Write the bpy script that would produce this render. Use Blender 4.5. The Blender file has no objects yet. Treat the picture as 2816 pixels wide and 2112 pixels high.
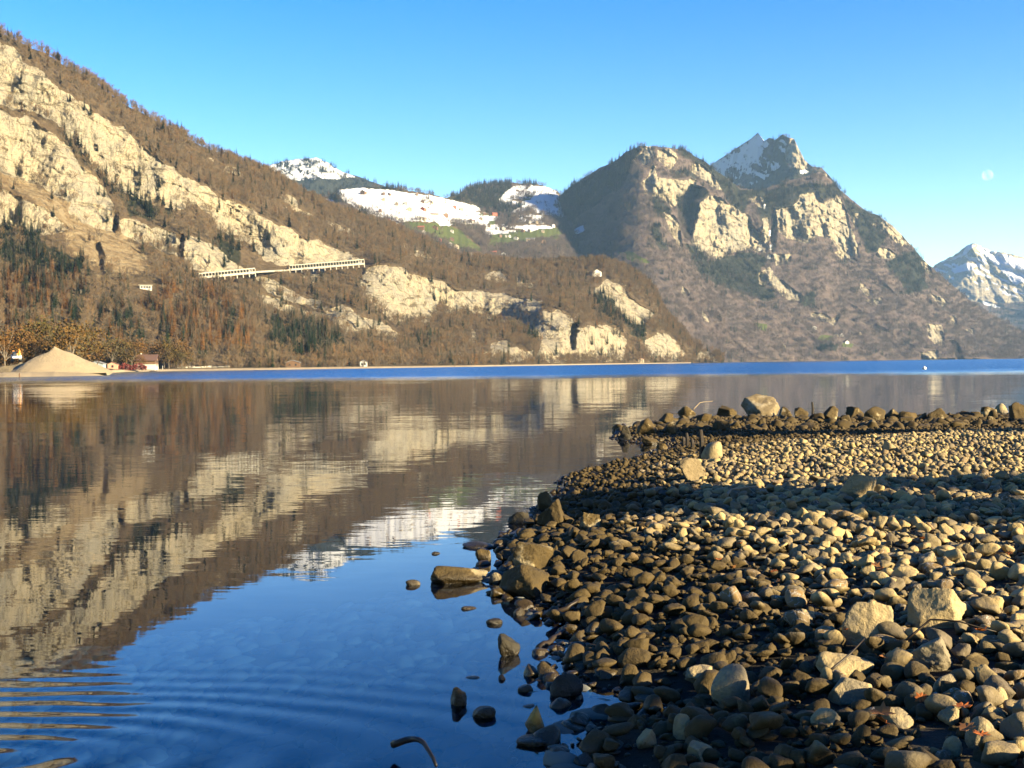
import bpy, bmesh, math, random
import numpy as np
R = math.radians
rng = np.random.default_rng(11)
random.seed(11)
scn = bpy.context.scene
col = scn.collection

# ------------------------------------------------------------------ camera
W, H, F = 2816.0, 2112.0, 3129.0          # photograph size and focal length in its pixels
CAMZ = 2.0
PITCH, ROLL = R(-1.016), R(0.65)
cam_pos = np.array([0.0, 0.0, CAMZ])
fwd = np.array([0, math.cos(PITCH), math.sin(PITCH)])
rt0 = np.array([1.0, 0, 0])
up0 = np.cross(rt0, fwd)
rgt = math.cos(ROLL) * rt0 - math.sin(ROLL) * up0
upv = math.cos(ROLL) * up0 + math.sin(ROLL) * rt0
cd = bpy.data.cameras.new('camera')
cd.sensor_width = 36.0
cd.lens = 36.0 * F / W
cd.clip_start, cd.clip_end = 0.1, 90000.0
cam = bpy.data.objects.new('camera', cd)
col.objects.link(cam)
from mathutils import Matrix, Vector
m = Matrix.Identity(4)
for i in range(3):
    m[i][0], m[i][1], m[i][2], m[i][3] = rgt[i], upv[i], -fwd[i], cam_pos[i]
cam.matrix_world = m
scn.camera = cam

# ------------------------------------------------------------------ sky, sun, exposure
SUN_AZ, SUN_EL = R(120), R(16.5)
wd = bpy.data.worlds.new('World')
scn.world = wd
wd.use_nodes = True
wn = wd.node_tree
bgn = wn.nodes['Background']
sk = wn.nodes.new('ShaderNodeTexSky')
sk.sky_type = 'NISHITA'
sk.sun_disc = False
sk.sun_elevation, sk.sun_rotation = SUN_EL, SUN_AZ
sk.altitude = 450
sk.air_density, sk.dust_density, sk.ozone_density = 1.0, 0.35, 1.4
hs = wn.nodes.new('ShaderNodeHueSaturation')
hs.inputs['Hue'].default_value = 0.523
hs.inputs['Saturation'].default_value = 1.64
wn.links.new(sk.outputs[0], hs.inputs['Color'])
wn.links.new(hs.outputs[0], bgn.inputs['Color'])
bgn.inputs['Strength'].default_value = 0.053
sl = bpy.data.lights.new('sun', 'SUN')
sl.energy = 5.0
sl.angle = R(0.53)
sl.color = (1.0, 0.82, 0.51)
so = bpy.data.objects.new('sun', sl)
col.objects.link(so)
sdir = Vector((math.sin(SUN_AZ) * math.cos(SUN_EL), math.cos(SUN_AZ) * math.cos(SUN_EL), math.sin(SUN_EL)))
so.rotation_euler = sdir.to_track_quat('Z', 'Y').to_euler()
so.location = (0, 0, 50)
scn.view_settings.view_transform = 'Standard'
scn.view_settings.look = 'None'
scn.view_settings.exposure = 2.6
scn.view_settings.gamma = 1.0
cy = scn.cycles
cy.use_denoising = True
cy.max_bounces = 6
cy.diffuse_bounces = 2
cy.glossy_bounces = 3
cy.transparent_max_bounces = 16
cy.volume_bounces = 0
cy.sample_clamp_indirect = 4.0
cy.caustics_reflective = cy.caustics_refractive = False

# ------------------------------------------------------------------ pixel helpers
def pdir(u, v):
    u = np.asarray(u, float); v = np.asarray(v, float)
    a = (u - W / 2) / F; b = (H / 2 - v) / F
    d = fwd[:, None] + rgt[:, None] * a.ravel() + upv[:, None] * b.ravel()
    h = np.hypot(d[0], d[1])
    return [(q / h).reshape(u.shape) for q in d]
def at(u, v, D):
    x, y, z = pdir(np.array([u]), np.array([v]))
    return np.array([x[0] * D, y[0] * D, CAMZ + z[0] * D])
def on_z(u, v, z=0.0):
    x, y, e = pdir(np.array([u]), np.array([v]))
    D = (z - CAMZ) / min(e[0], -1e-4)
    return np.array([x[0] * D, y[0] * D, z])
def proj(P):
    q = np.asarray(P, float) - cam_pos
    d = q @ fwd
    return W / 2 + F * (q @ rgt) / d, H / 2 - F * (q @ upv) / d, d

# ------------------------------------------------------------------ numpy noise
def _h(ix, iy, iz, s):
    n = (ix * 374761393 + iy * 668265263 + iz * 2147483647 + s * 974634777) & 0xFFFFFFFF
    n = ((n ^ (n >> 13)) * 1274126177) & 0xFFFFFFFF
    return ((n ^ (n >> 16)) & 0xFFFFFF) / float(0xFFFFFF)
def vn(x, y, z=None, s=0):
    x = np.asarray(x, float); y = np.asarray(y, float)
    z = np.zeros_like(x) if z is None else np.asarray(z, float)
    fx, fy, fz = np.floor(x), np.floor(y), np.floor(z)
    ix, iy, iz = fx.astype(np.int64), fy.astype(np.int64), fz.astype(np.int64)
    a, b, c = x - fx, y - fy, z - fz
    a = a * a * (3 - 2 * a); b = b * b * (3 - 2 * b); c = c * c * (3 - 2 * c)
    def L(p, q, t): return p + (q - p) * t
    lo = L(L(_h(ix, iy, iz, s), _h(ix + 1, iy, iz, s), a), L(_h(ix, iy + 1, iz, s), _h(ix + 1, iy + 1, iz, s), a), b)
    hi = L(L(_h(ix, iy, iz + 1, s), _h(ix + 1, iy, iz + 1, s), a), L(_h(ix, iy + 1, iz + 1, s), _h(ix + 1, iy + 1, iz + 1, s), a), b)
    return L(lo, hi, c) * 2 - 1
def fbm(x, y, z=None, o=4, s=0, g=0.5):
    t = 0; a = 1; n = 0; f = 1
    for k in range(o):
        t = t + a * vn(x * f, y * f, None if z is None else z * f, s + k * 17); n += a; a *= g; f *= 2.03
    return t / n
def sstep(a, b, x):
    t = np.clip((x - a) / (b - a), 0, 1)
    return t * t * (3 - 2 * t)
def inpoly(x, y, P):
    r = np.zeros(x.shape, bool)
    n = len(P)
    for i in range(n):
        x0, y0 = P[i]; x1, y1 = P[(i + 1) % n]
        if y0 == y1: continue
        c = ((y0 > y) != (y1 > y)) & (x < (x1 - x0) * (y - y0) / (y1 - y0) + x0)
        r ^= c
    return r
def blur(a, n=1):
    for _ in range(n):
        b = np.pad(a, 1, mode='edge')
        a = (b[:-2, 1:-1] + b[2:, 1:-1] + b[1:-1, :-2] + b[1:-1, 2:] + 2 * b[1:-1, 1:-1]) / 6
    return a
def hblur(a, k):
    b = np.pad(a, ((0, 0), (k, k)), mode='edge')
    c = np.cumsum(np.pad(b, ((0, 0), (1, 0))), axis=1)
    return (c[:, 2 * k + 1:] - c[:, :-2 * k - 1]) / (2 * k + 1)

# ------------------------------------------------------------------ object helpers
def tag(o, label=None, cat=None, group=None, kind=None):
    if label: o['label'] = label
    if cat: o['category'] = cat
    if group: o['group'] = group
    if kind: o['kind'] = kind
    return o
def np_mesh(name, V, faces, smooth=True):
    me = bpy.data.meshes.new(name)
    V = np.asarray(V, np.float32)
    fa = np.asarray(faces, np.int32)
    k = fa.shape[1]
    me.vertices.add(len(V)); me.vertices.foreach_set('co', V.ravel())
    me.loops.add(fa.size); me.loops.foreach_set('vertex_index', fa.ravel())
    me.polygons.add(len(fa))
    me.polygons.foreach_set('loop_start', np.arange(0, fa.size, k, dtype=np.int32))
    me.polygons.foreach_set('loop_total', np.full(len(fa), k, np.int32))
    me.polygons.foreach_set('use_smooth', np.full(len(fa), smooth, bool))
    me.update(calc_edges=True)
    return me
def link(name, me, parent=None, loc=None, mats=()):
    o = bpy.data.objects.new(name, me)
    if me is not None:
        for q in mats:
            if len(me.materials) < len(mats): me.materials.append(q)
    if parent is not None: o.parent = parent
    if loc is not None: o.location = loc
    col.objects.link(o)
    return o
def empty(name, loc, rz=0.0):
    o = bpy.data.objects.new(name, None)
    o.empty_display_size = 0.2
    o.location = loc; o.rotation_euler = (0, 0, rz)
    col.objects.link(o)
    return o
class MB:
    """collects boxes, prisms and tubes, then links them as one mesh"""
    def __init__(s): s.v = []; s.f = []
    def add(s, V, Fc):
        b = len(s.v); s.v += [tuple(p) for p in V]; s.f += [tuple(i + b for i in q) for q in Fc]
    def box(s, x0, x1, y0, y1, z0, z1):
        s.add([(x0, y0, z0), (x1, y0, z0), (x1, y1, z0), (x0, y1, z0), (x0, y0, z1), (x1, y0, z1), (x1, y1, z1), (x0, y1, z1)],
              [(0, 3, 2, 1), (4, 5, 6, 7), (0, 1, 5, 4), (1, 2, 6, 5), (2, 3, 7, 6), (3, 0, 4, 7)])
    def prism(s, poly, y0, y1):                     # polygon in x,z swept along y
        n = len(poly)
        V = [(p[0], y0, p[1]) for p in poly] + [(p[0], y1, p[1]) for p in poly]
        s.add(V, [tuple(range(n)), tuple(range(2 * n - 1, n - 1, -1))] + [(i, i + n, (i + 1) % n + n, (i + 1) % n) for i in range(n)])
    def tube(s, pts, rad, n=6):
        pts = [Vector(p) for p in pts]; b = len(s.v)
        for i, p in enumerate(pts):
            d = (pts[min(i + 1, len(pts) - 1)] - pts[max(i - 1, 0)]).normalized()
            a = d.cross(Vector((0.31, 0.52, 0.8))).normalized(); c = d.cross(a)
            for k in range(n):
                t = 2 * math.pi * k / n
                s.v.append(tuple(p + (a * math.cos(t) + c * math.sin(t)) * rad[i]))
        for i in range(len(pts) - 1):
            for k in range(n):
                s.f.append((b + i * n + k, b + i * n + (k + 1) % n, b + (i + 1) * n + (k + 1) % n, b + (i + 1) * n + k))
        s.f.append(tuple(b + k for k in range(n))[::-1])
        s.f.append(tuple(b + (len(pts) - 1) * n + k for k in range(n)))
    def mesh(s, name, mat=None, smooth=False):
        me = bpy.data.meshes.new(name); me.from_pydata(s.v, [], s.f)
        if smooth: me.polygons.foreach_set('use_smooth', [True] * len(me.polygons))
        if mat: me.materials.append(mat)
        me.update(); return me
    def build(s, name, mat, parent=None, smooth=False):
        return link(name, s.mesh(name, mat, smooth), parent)

# ------------------------------------------------------------------ node helpers
ALB = 0.575                                 # overall reflectance of the surfaces, against the chosen exposure
class NT:
    def __init__(s, name):
        s.m = bpy.data.materials.new(name); s.m.use_nodes = True
        s.t = s.m.node_tree; s.t.nodes.clear()
        s.out = s.t.nodes.new('ShaderNodeOutputMaterial')
    def n(s, typ, **kw):
        q = s.t.nodes.new(typ)
        for k, v in kw.items(): setattr(q, k, v)
        return q
    def put(s, sock, v):
        if v is None: return
        if hasattr(v, 'is_linked') or hasattr(v, 'links'): s.t.links.new(v, sock)
        else:
            if isinstance(v, tuple) and len(v) == 3 and sock.type == 'RGBA': v = v + (1,)
            sock.default_value = v
    def math(s, op, a, b=None, c=None, clamp=False):
        q = s.n('ShaderNodeMath', operation=op); q.use_clamp = clamp
        for i, v in enumerate((a, b, c)): s.put(q.inputs[i], v)
        return q.outputs[0]
    def vm(s, op, a, b=None, scale=None):
        q = s.n('ShaderNodeVectorMath', operation=op)
        s.put(q.inputs[0], a); s.put(q.inputs[1], b)
        if scale is not None: s.put(q.inputs['Scale'], scale)
        return q.outputs['Value'] if op in ('LENGTH', 'DISTANCE', 'DOT_PRODUCT') else q.outputs['Vector']
    def mix(s, f, a, b):
        q = s.n('ShaderNodeMix', data_type='RGBA')
        s.put(q.inputs[0], f); s.put(q.inputs[6], a); s.put(q.inputs[7], b)
        return q.outputs[2]
    def noise(s, vec, scale, detail=4, rough=0.55, color=False, dist=0.0):
        q = s.n('ShaderNodeTexNoise'); s.put(q.inputs['Vector'], vec)
        q.inputs['Scale'].default_value = scale; q.inputs['Detail'].default_value = detail
        q.inputs['Roughness'].default_value = rough; q.inputs['Distortion'].default_value = dist
        return q.outputs['Color' if color else 'Fac']
    def ss(s, v, a, b, lo=0.0, hi=1.0):
        q = s.n('ShaderNodeMapRange', interpolation_type='SMOOTHSTEP')
        s.put(q.inputs[0], v)
        for i, k in enumerate((a, b, lo, hi)): q.inputs[i + 1].default_value = k
        return q.outputs[0]
    def ramp(s, v, stops, const=False):
        q = s.n('ShaderNodeValToRGB'); s.put(q.inputs[0], v)
        e = q.color_ramp.elements
        if const: q.color_ramp.interpolation = 'CONSTANT'
        while len(e) < len(stops): e.new(0.5)
        for i, (p, c) in enumerate(stops): e[i].position = p; e[i].color = c + (1,)
        return q.outputs[0]
    def pos(s): return s.n('ShaderNodeNewGeometry').outputs['Position']
    def attr(s, name): return s.n('ShaderNodeAttribute', attribute_name=name).outputs['Fac']
    def rand(s): return s.n('ShaderNodeObjectInfo').outputs['Random']
    def scale(s, v, xyz):
        q = s.n('ShaderNodeMapping'); s.put(q.inputs[0], v); q.inputs['Scale'].default_value = xyz
        return q.outputs[0]
    def bump(s, h, dist, strength=1.0):
        q = s.n('ShaderNodeBump'); s.put(q.inputs['Height'], h)
        q.inputs['Distance'].default_value = dist; q.inputs['Strength'].default_value = strength
        return q.outputs[0]
    def bsdf(s, color, rough=0.9, normal=None, spec=0.2):
        q = s.n('ShaderNodeBsdfPrincipled'); s.put(q.inputs['Base Color'], s.vm('SCALE', color, scale=ALB) if not isinstance(color, tuple) else tuple(x * ALB for x in color)); s.put(q.inputs['Roughness'], rough)
        q.inputs['Specular IOR Level'].default_value = spec
        if normal is not None: s.put(q.inputs['Normal'], normal)
        s.t.links.new(q.outputs[0], s.out.inputs[0])
        return s.m
def simple(name, c, var=0.2, scale=3.0, rough=0.85, spec=0.2):
    t = NT(name); p = t.pos()
    k = t.noise(p, scale, 5)
    a = tuple(x * (1 - var) for x in c); b = tuple(min(1, x * (1 + var)) for x in c)
    return t.bsdf(t.mix(k, a, b), rough, None, spec)

# ------------------------------------------------------------------ terrain material
def terrain_mat(name, floor, sc):
    t = NT(name); p = t.pos()
    rk, sn, gr, so_ = t.attr('rock'), t.attr('snow'), t.attr('meadow'), t.attr('dry')
    n1 = t.noise(p, 0.02 * sc, 6, 0.6); n2 = t.noise(p, 0.12 * sc, 5, 0.65); n3 = t.noise(p, 0.5 * sc, 4, 0.7)
    fl = t.mix(t.ss(n1, 0.35, 0.65), floor[0], floor[1])
    fl = t.mix(t.math('MULTIPLY', t.ss(n2, 0.5, 0.7), 0.7), fl, floor[2])
    fl = t.mix(so_, fl, t.mix(t.ss(n2, 0.35, 0.65), (0.24, 0.165, 0.085), (0.36, 0.285, 0.17)))
    fl = t.mix(t.math('MULTIPLY', t.attr('con'), 0.85), fl, (0.016, 0.024, 0.012))
    st = t.scale(p, (1.0, 1.0, 0.22)); sv = t.noise(st, 0.11 * sc, 6, 0.65)
    bed = t.n('ShaderNodeMapping'); t.put(bed.inputs[0], p)
    bed.inputs['Rotation'].default_value = (0, R(24), 0); bed.inputs['Scale'].default_value = (0.12, 0.12, 1.0)
    sb = t.noise(bed.outputs[0], 0.16 * sc, 6, 0.7)
    rc = t.mix(t.ss(n1, 0.3, 0.7), (0.52, 0.44, 0.295), (0.37, 0.34, 0.265))
    rc = t.mix(t.ss(n2, 0.52, 0.75), rc, (0.55, 0.44, 0.265))
    rc = t.mix(t.math('MULTIPLY', t.ss(sv, 0.42, 0.30), 0.75), rc, (0.19, 0.175, 0.14))
    rc = t.mix(t.math('MULTIPLY', t.ss(sb, 0.43, 0.34), 0.85), rc, (0.12, 0.095, 0.06))
    ck = t.math('ABSOLUTE', t.math('SUBTRACT', t.noise(t.scale(p, (1.0, 1.0, 0.5)), 0.09 * sc, 6, 0.72), 0.5))
    rc = t.mix(t.math('MULTIPLY', t.ss(ck, 0.02, 0.004), 0.8), rc, (0.10, 0.085, 0.06))
    rc = t.mix(t.math('MULTIPLY', t.ss(n3, 0.52, 0.70), 0.45), rc, (0.20, 0.17, 0.12))
    rf = t.math('ADD', rk, t.math('MULTIPLY', t.math('SUBTRACT', t.math('ADD', n3, n2), 1.0), 0.55))
    c = t.mix(t.ss(gr, 0.3, 0.6), fl, t.mix(n2, (0.07, 0.10, 0.02), (0.13, 0.14, 0.04)))
    c = t.mix(t.ss(rf, 0.38, 0.55), c, rc)
    sf = t.math('ADD', sn, t.math('MULTIPLY', t.math('SUBTRACT', t.math('ADD', n3, n2), 1.0), 0.5))
    c = t.mix(t.ss(sf, 0.42, 0.52), c, (0.60, 0.61, 0.635))
    hgt = t.math('ADD', t.math('MULTIPLY', sv, 1.2), t.math('ADD', t.math('MULTIPLY', n3, 0.5), t.math('MULTIPLY', sb, 0.9)))
    hgt = t.math('MULTIPLY', hgt, t.math('SUBTRACT', 1.0, t.math('MULTIPLY', t.ss(sf, 0.42, 0.52), 0.9)))
    return t.bsdf(c, 0.95, t.bump(hgt, 7.0 / sc, 1.0), 0.1)
FL_A = ((0.15, 0.105, 0.06), (0.11, 0.08, 0.045), (0.25, 0.185, 0.105))
M_terr = terrain_mat('near_terrain', FL_A, 1.0)
M_terrC = terrain_mat('far_terrain', ((0.155, 0.115, 0.098), (0.11, 0.085, 0.076), (0.20, 0.16, 0.13)), 0.45)

# ------------------------------------------------------------------ mask polygons (photograph crops: origin and zoom)
K = 2816 / 2212.0
CR = {'d': (0, 0, 1 / K), '1': (0, 0, 2.212), '2': (0, 550, 3.16), '3': (500, 380, 2.765), '4': (700, 400, 2.212),
      '5': (1450, 330, 2.458), '6': (2200, 400, 2.552), 'v': (900, 500, 5.53), 'w': (1200, 500, 4.424)}
def pg(c, *pts):
    x0, y0, s = CR[c]
    return [(x0 + x / s, y0 + y / s) for x, y in pts]
def line(c, *pts):
    q = pg(c, *pts); return np.array([a for a, _ in q]), np.array([b for _, b in q])

ROCK_A = [
 pg('d', (-60, 60), (0, 92), (30, 108), (60, 140), (100, 165), (130, 195), (165, 215), (200, 235), (260, 280), (300, 310), (345, 350), (400, 378), (437, 400), (440, 425), (425, 447), (380, 452), (330, 440), (290, 425), (250, 405), (215, 375), (190, 340), (165, 310), (120, 270), (80, 245), (40, 235), (-60, 215)),
 pg('d', (-60, 225), (60, 255), (115, 290), (150, 322), (165, 345), (200, 380), (230, 410), (245, 440), (240, 468), (215, 472), (180, 457), (140, 430), (90, 405), (40, 385), (-60, 350)),
 pg('d', (-60, 380), (60, 432), (110, 462), (140, 482), (150, 500), (120, 507), (60, 500), (20, 487), (-60, 465)),
 pg('d', (478, 423), (520, 438), (560, 460), (600, 485), (650, 510), (700, 530), (740, 545), (790, 560), (700, 572), (650, 580), (600, 572), (570, 555), (530, 530), (500, 512), (470, 492), (458, 470)),
 pg('d', (325, 508), (375, 505), (395, 520), (420, 512), (460, 535), (495, 560), (535, 582), (440, 592), (390, 582), (380, 555), (350, 535)),
 pg('d', (255, 478), (290, 470), (325, 500), (350, 520), (340, 535), (300, 520), (265, 500)),
 pg('d', (655, 580), (700, 575), (715, 600), (680, 612), (650, 600)),
 pg('d', (548, 592), (600, 608), (650, 637), (695, 652), (690, 668), (640, 655), (580, 632)),
 pg('d', (560, 632), (600, 645), (645, 668), (620, 672), (570, 650)),
 pg('d', (690, 655), (760, 668), (830, 698), (890, 728), (850, 738), (780, 722), (720, 705)),
 pg('3', (1360, 1000), (1500, 950), (1650, 990), (1800, 1030), (1950, 1090), (2100, 1140), (2230, 1150), (2230, 1300), (2080, 1360), (1950, 1300), (1870, 1400), (1700, 1400), (1600, 1390), (1480, 1290), (1400, 1200), (1350, 1120)),
 pg('4', (1250, 890), (1400, 895), (1540, 915), (1650, 945), (1740, 945), (1745, 1010), (1850, 1012), (1930, 1040), (1960, 1090), (2050, 1100), (2150, 1100), (2212, 1130), (2260, 1200), (2250, 1315), (1730, 1318), (1740, 1180), (1620, 1110), (1560, 1100), (1480, 1090), (1400, 1060), (1290, 1000)),
 pg('4', (1460, 1190), (1540, 1180), (1560, 1220), (1640, 1250), (1700, 1250), (1700, 1315), (1220, 1315), (1240, 1260), (1330, 1290), (1450, 1260)),
 pg('4', (1310, 1130), (1345, 1130), (1350, 1200), (1310, 1190)),
 pg('4', (1420, 770), (1500, 770), (1540, 820), (1530, 850), (1460, 840), (1410, 800)),
 pg('4', (960, 650), (1030, 645), (1090, 670), (1060, 690), (980, 685)),
 pg('4', (1590, 800), (1700, 830), (1690, 860), (1600, 850)),
 pg('4', (430, 450), (520, 480), (610, 530), (590, 545), (500, 520)),
 pg('4', (175, 320), (260, 360), (290, 390), (350, 420), (330, 430), (240, 395), (180, 350)),
 pg('5', (460, 1120), (530, 1090), (630, 1100), (680, 1180), (740, 1240), (850, 1290), (810, 1350), (760, 1380), (690, 1360), (600, 1290), (520, 1210), (450, 1160)),
 pg('5', (800, 1490), (900, 1430), (1000, 1480), (1060, 1560), (1060, 1625), (840, 1625), (810, 1560)),
 pg('5', (1140, 1600), (1180, 1560), (1300, 1600), (1300, 1620), (1140, 1620)),
 pg('3', (300, 220), (360, 215), (470, 280), (480, 310), (400, 290)), pg('1', (1700, 1190), (1800, 1220), (1860, 1290), (1780, 1280)),
 pg('2', (160, 40), (300, 120), (420, 200), (380, 250), (250, 170)), pg('4', (20, 900), (150, 960), (140, 1000), (30, 930)),
 pg('1', (1180, 1100), (1240, 1130), (1330, 1190), (1340, 1300), (1260, 1300), (1200, 1250)), pg('1', (760, 1330), (900, 1380), (1080, 1430), (1090, 1560), (1000, 1540), (880, 1470), (770, 1400)), pg('1', (420, 1180), (690, 1330), (690, 1420), (560, 1380), (430, 1290)),
 pg('3', (2150, 1140), (2300, 1180), (2340, 1290), (2200, 1330)), pg('3', (580, 1180), (700, 1220), (900, 1300), (1100, 1330), (1060, 1400), (820, 1330), (600, 1260)), pg('3', (1150, 1340), (1400, 1380), (1500, 1440), (1300, 1450), (1180, 1400)),
 pg('1', (120, 960), (350, 1030), (560, 1150), (640, 1240), (560, 1260), (380, 1170), (150, 1060)),
]
DRY_A = [pg('d', (-60, 340), (60, 390), (150, 440), (230, 480), (300, 530), (330, 590), (240, 600), (200, 560), (150, 515), (60, 420), (-60, 375)),
         pg('d', (60, 250), (120, 300), (170, 350), (230, 410), (250, 470), (200, 430), (130, 360), (40, 290)),
         pg('d', (140, 480), (200, 510), (230, 560), (215, 600), (170, 560), (140, 520))]
CON_A = [pg('2', (0, 180), (70, 150), (260, 200), (310, 340), (450, 400), (600, 480), (740, 560), (720, 680), (450, 740), (150, 720), (0, 740)),
         pg('2', (640, 800), (750, 760), (760, 900), (640, 880)), pg('2', (950, 960), (1150, 1000), (1200, 1250), (980, 1250)), pg('2', (560, 1000), (720, 1020), (700, 1150), (580, 1150)),
         pg('4', (100, 1050), (420, 1120), (560, 1200), (520, 1310), (280, 1310), (60, 1250)), pg('4', (960, 1190), (1080, 1200), (1050, 1270), (970, 1260)),
         pg('1', (700, 1050), (1000, 1180), (1050, 1330), (820, 1330), (700, 1150)), pg('1', (380, 830), (700, 1080), (680, 1130), (450, 930)),
         pg('4', (1640, 1130), (1740, 1130), (1730, 1250), (1640, 1230)), pg('4', (2040, 880), (2212, 960), (2212, 1100), (2100, 1050)), pg('5', (600, 1290), (780, 1390), (830, 1520), (700, 1450)),
         pg('3', (240, 780), (440, 830), (430, 960), (300, 900))]
ORG_A = [pg('2', (0, 690), (700, 650), (760, 760), (700, 960), (540, 1050), (0, 1020)), pg('2', (1180, 760), (1800, 800), (1950, 950), (2212, 1150), (2212, 1380), (1500, 1330), (1250, 950)),
         pg('3', (0, 1150), (250, 1190), (420, 1300), (560, 1500), (560, 1650), (0, 1650)), pg('2', (0, 1050), (450, 1150), (1100, 1250), (1100, 1420), (0, 1420))]
TOP_A = line('d', (-400, -100), (-200, -10), (0, 72), (100, 118), (200, 175), (270, 225), (340, 262), (420, 308), (500, 343), (580, 373), (640, 408), (690, 434), (720, 449), (800, 476), (870, 502), (940, 533), (1000, 556), (1070, 566), (1120, 570), (1200, 570), (1300, 562), (1360, 582), (1410, 620), (1440, 680), (1500, 742), (1570, 778))

ROCK_C = [
 pg('5', (780, 180), (830, 170), (860, 200), (850, 250), (800, 290), (740, 280), (720, 260), (770, 220)),
 pg('5', (880, 200), (960, 190), (1010, 230), (1010, 290), (960, 330), (910, 310), (870, 260)),
 pg('5', (850, 290), (880, 380), (960, 400), (1050, 400), (1140, 400), (1130, 440), (1060, 500), (1020, 530), (1000, 600), (950, 560), (900, 530), (830, 510), (790, 470), (770, 420), (820, 370)),
 pg('5', (1110, 290), (1160, 290), (1240, 350), (1290, 410), (1320, 480), (1270, 470), (1180, 400), (1110, 350)),
 pg('5', (1170, 560), (1230, 500), (1310, 540), (1400, 600), (1500, 640), (1510, 700), (1560, 740), (1620, 780), (1620, 900), (1500, 880), (1350, 900), (1310, 940), (1230, 940), (1160, 880), (1110, 820), (1130, 700)),
 pg('5', (1490, 530), (1560, 510), (1600, 540), (1590, 590), (1540, 560)),
 pg('5', (1650, 620), (1800, 590), (1900, 500), (1960, 500), (2000, 560), (2110, 510), (2140, 560), (2160, 620), (2180, 680), (2212, 800), (2212, 940), (2120, 900), (2050, 800), (1960, 790), (1900, 830), (1760, 800), (1680, 740)),
 pg('5', (1660, 900), (1780, 900), (1760, 960), (1680, 980)), pg('5', (1590, 660), (1630, 650), (1640, 880), (1610, 880)),
 pg('6', (0, 360), (70, 340), (130, 390), (200, 430), (320, 430), (350, 560), (380, 660), (415, 780), (370, 720), (280, 640), (230, 660), (180, 620), (100, 640), (0, 640)),
 pg('6', (240, 740), (330, 730), (400, 800), (300, 810)), pg('6', (380, 480), (420, 470), (410, 580), (385, 590)),
 pg('6', (500, 550), (600, 540), (700, 570), (750, 600), (790, 700), (740, 725), (680, 690), (640, 650), (600, 600)),
 pg('6', (520, 770), (570, 720), (630, 730), (680, 780), (640, 810), (560, 790)),
 pg('5', (1560, 1020), (1640, 990), (1670, 1050), (1740, 1100), (1860, 1180), (1850, 1230), (1780, 1220), (1720, 1180), (1620, 1110), (1570, 1100)),
 pg('5', (1920, 1300), (2000, 1310), (2060, 1350), (2120, 1330), (2080, 1395), (2000, 1360)), pg('5', (930, 620), (980, 640), (1040, 740), (1050, 880), (1020, 850), (960, 740)),
 pg('5', (820, 1100), (850, 1080), (870, 1130), (850, 1180), (820, 1150)), pg('5', (1180, 1290), (1220, 1320), (1230, 1365), (1200, 1350)), pg('5', (1040, 1120), (1100, 1170), (1080, 1200), (1040, 1160)),
 pg('6', (850, 820), (910, 830), (920, 905), (880, 890)), pg('6', (920, 1030), (1000, 1060), (1050, 1100), (1000, 1125), (950, 1080)), pg('6', (1050, 1190), (1105, 1190), (1095, 1250), (1060, 1240)),
 pg('6', (890, 1250), (990, 1250), (1000, 1300), (1010, 1420), (940, 1390), (900, 1340)), pg('6', (460, 1080), (580, 1070), (570, 1115), (500, 1115)), pg('6', (1160, 1290), (1225, 1300), (1210, 1330)),
 pg('6', (840, 1460), (960, 1440), (960, 1500), (840, 1500)), pg('6', (420, 960), (500, 1040), (480, 1060), (430, 1000)), pg('6', (80, 1170), (180, 1180), (160, 1230), (90, 1210)),
]
CON_SHADE_C = [pg('5', (200, 480), (320, 430), (580, 290), (720, 170), (780, 190), (720, 300), (640, 460), (500, 540), (300, 690), (200, 560)),
         pg('5', (820, 520), (900, 540), (980, 600), (940, 680), (860, 640)), pg('5', (1010, 560), (1110, 420), (1230, 480), (1180, 540), (1130, 660), (1100, 800), (1060, 790), (1030, 660)),  # gully polygon: its deep shade put in as dark conifer cover
         pg('5', (1000, 210), (1140, 230), (1250, 310), (1400, 430), (1500, 520), (1480, 640), (1330, 520), (1250, 380), (1100, 290)), pg('5', (960, 330), (1100, 360), (1150, 400), (980, 400)),
         pg('5', (1380, 470), (1700, 460), (2140, 420), (2150, 500), (2000, 540), (1900, 500), (1800, 590), (1650, 620), (1620, 760), (1550, 560)),
         pg('5', (1060, 840), (1120, 850), (1230, 960), (1500, 880), (1620, 920), (1560, 1100), (1700, 1180), (1640, 1220), (1400, 1150), (1160, 1060)), pg('5', (840, 700), (900, 700), (950, 900), (880, 880)),
         pg('6', (300, 350), (520, 440), (620, 540), (500, 560), (600, 640), (560, 720), (480, 760), (400, 600), (340, 480)), pg('6', (600, 800), (800, 740), (880, 830), (900, 1000), (760, 1040), (620, 900)),
         pg('5', (1850, 1200), (1950, 1150), (1960, 1300), (1850, 1250)), pg('6', (130, 1400), (280, 1390), (260, 1450), (140, 1450))]
SNOW_C = [pg('5', (1600, 570), (1612, 570), (1610, 610), (1600, 600)), pg('5', (1632, 740), (1648, 745), (1650, 790), (1632, 780)), pg('5', (1636, 840), (1662, 845), (1650, 885), (1636, 880)), pg('5', (1618, 912), (1646, 915), (1640, 945), (1620, 940)), pg('5', (310, 740), (380, 710), (390, 750), (330, 770))]
GRASS_C = [pg('5', (600, 890), (700, 890), (800, 940), (830, 970), (740, 960), (640, 930)), pg('5', (1540, 1370), (1620, 1380), (1620, 1430), (1560, 1410)), pg('6', (150, 1330), (240, 1345), (200, 1375), (120, 1360)), pg('6', (300, 1385), (380, 1400), (360, 1425), (290, 1410))]
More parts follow.
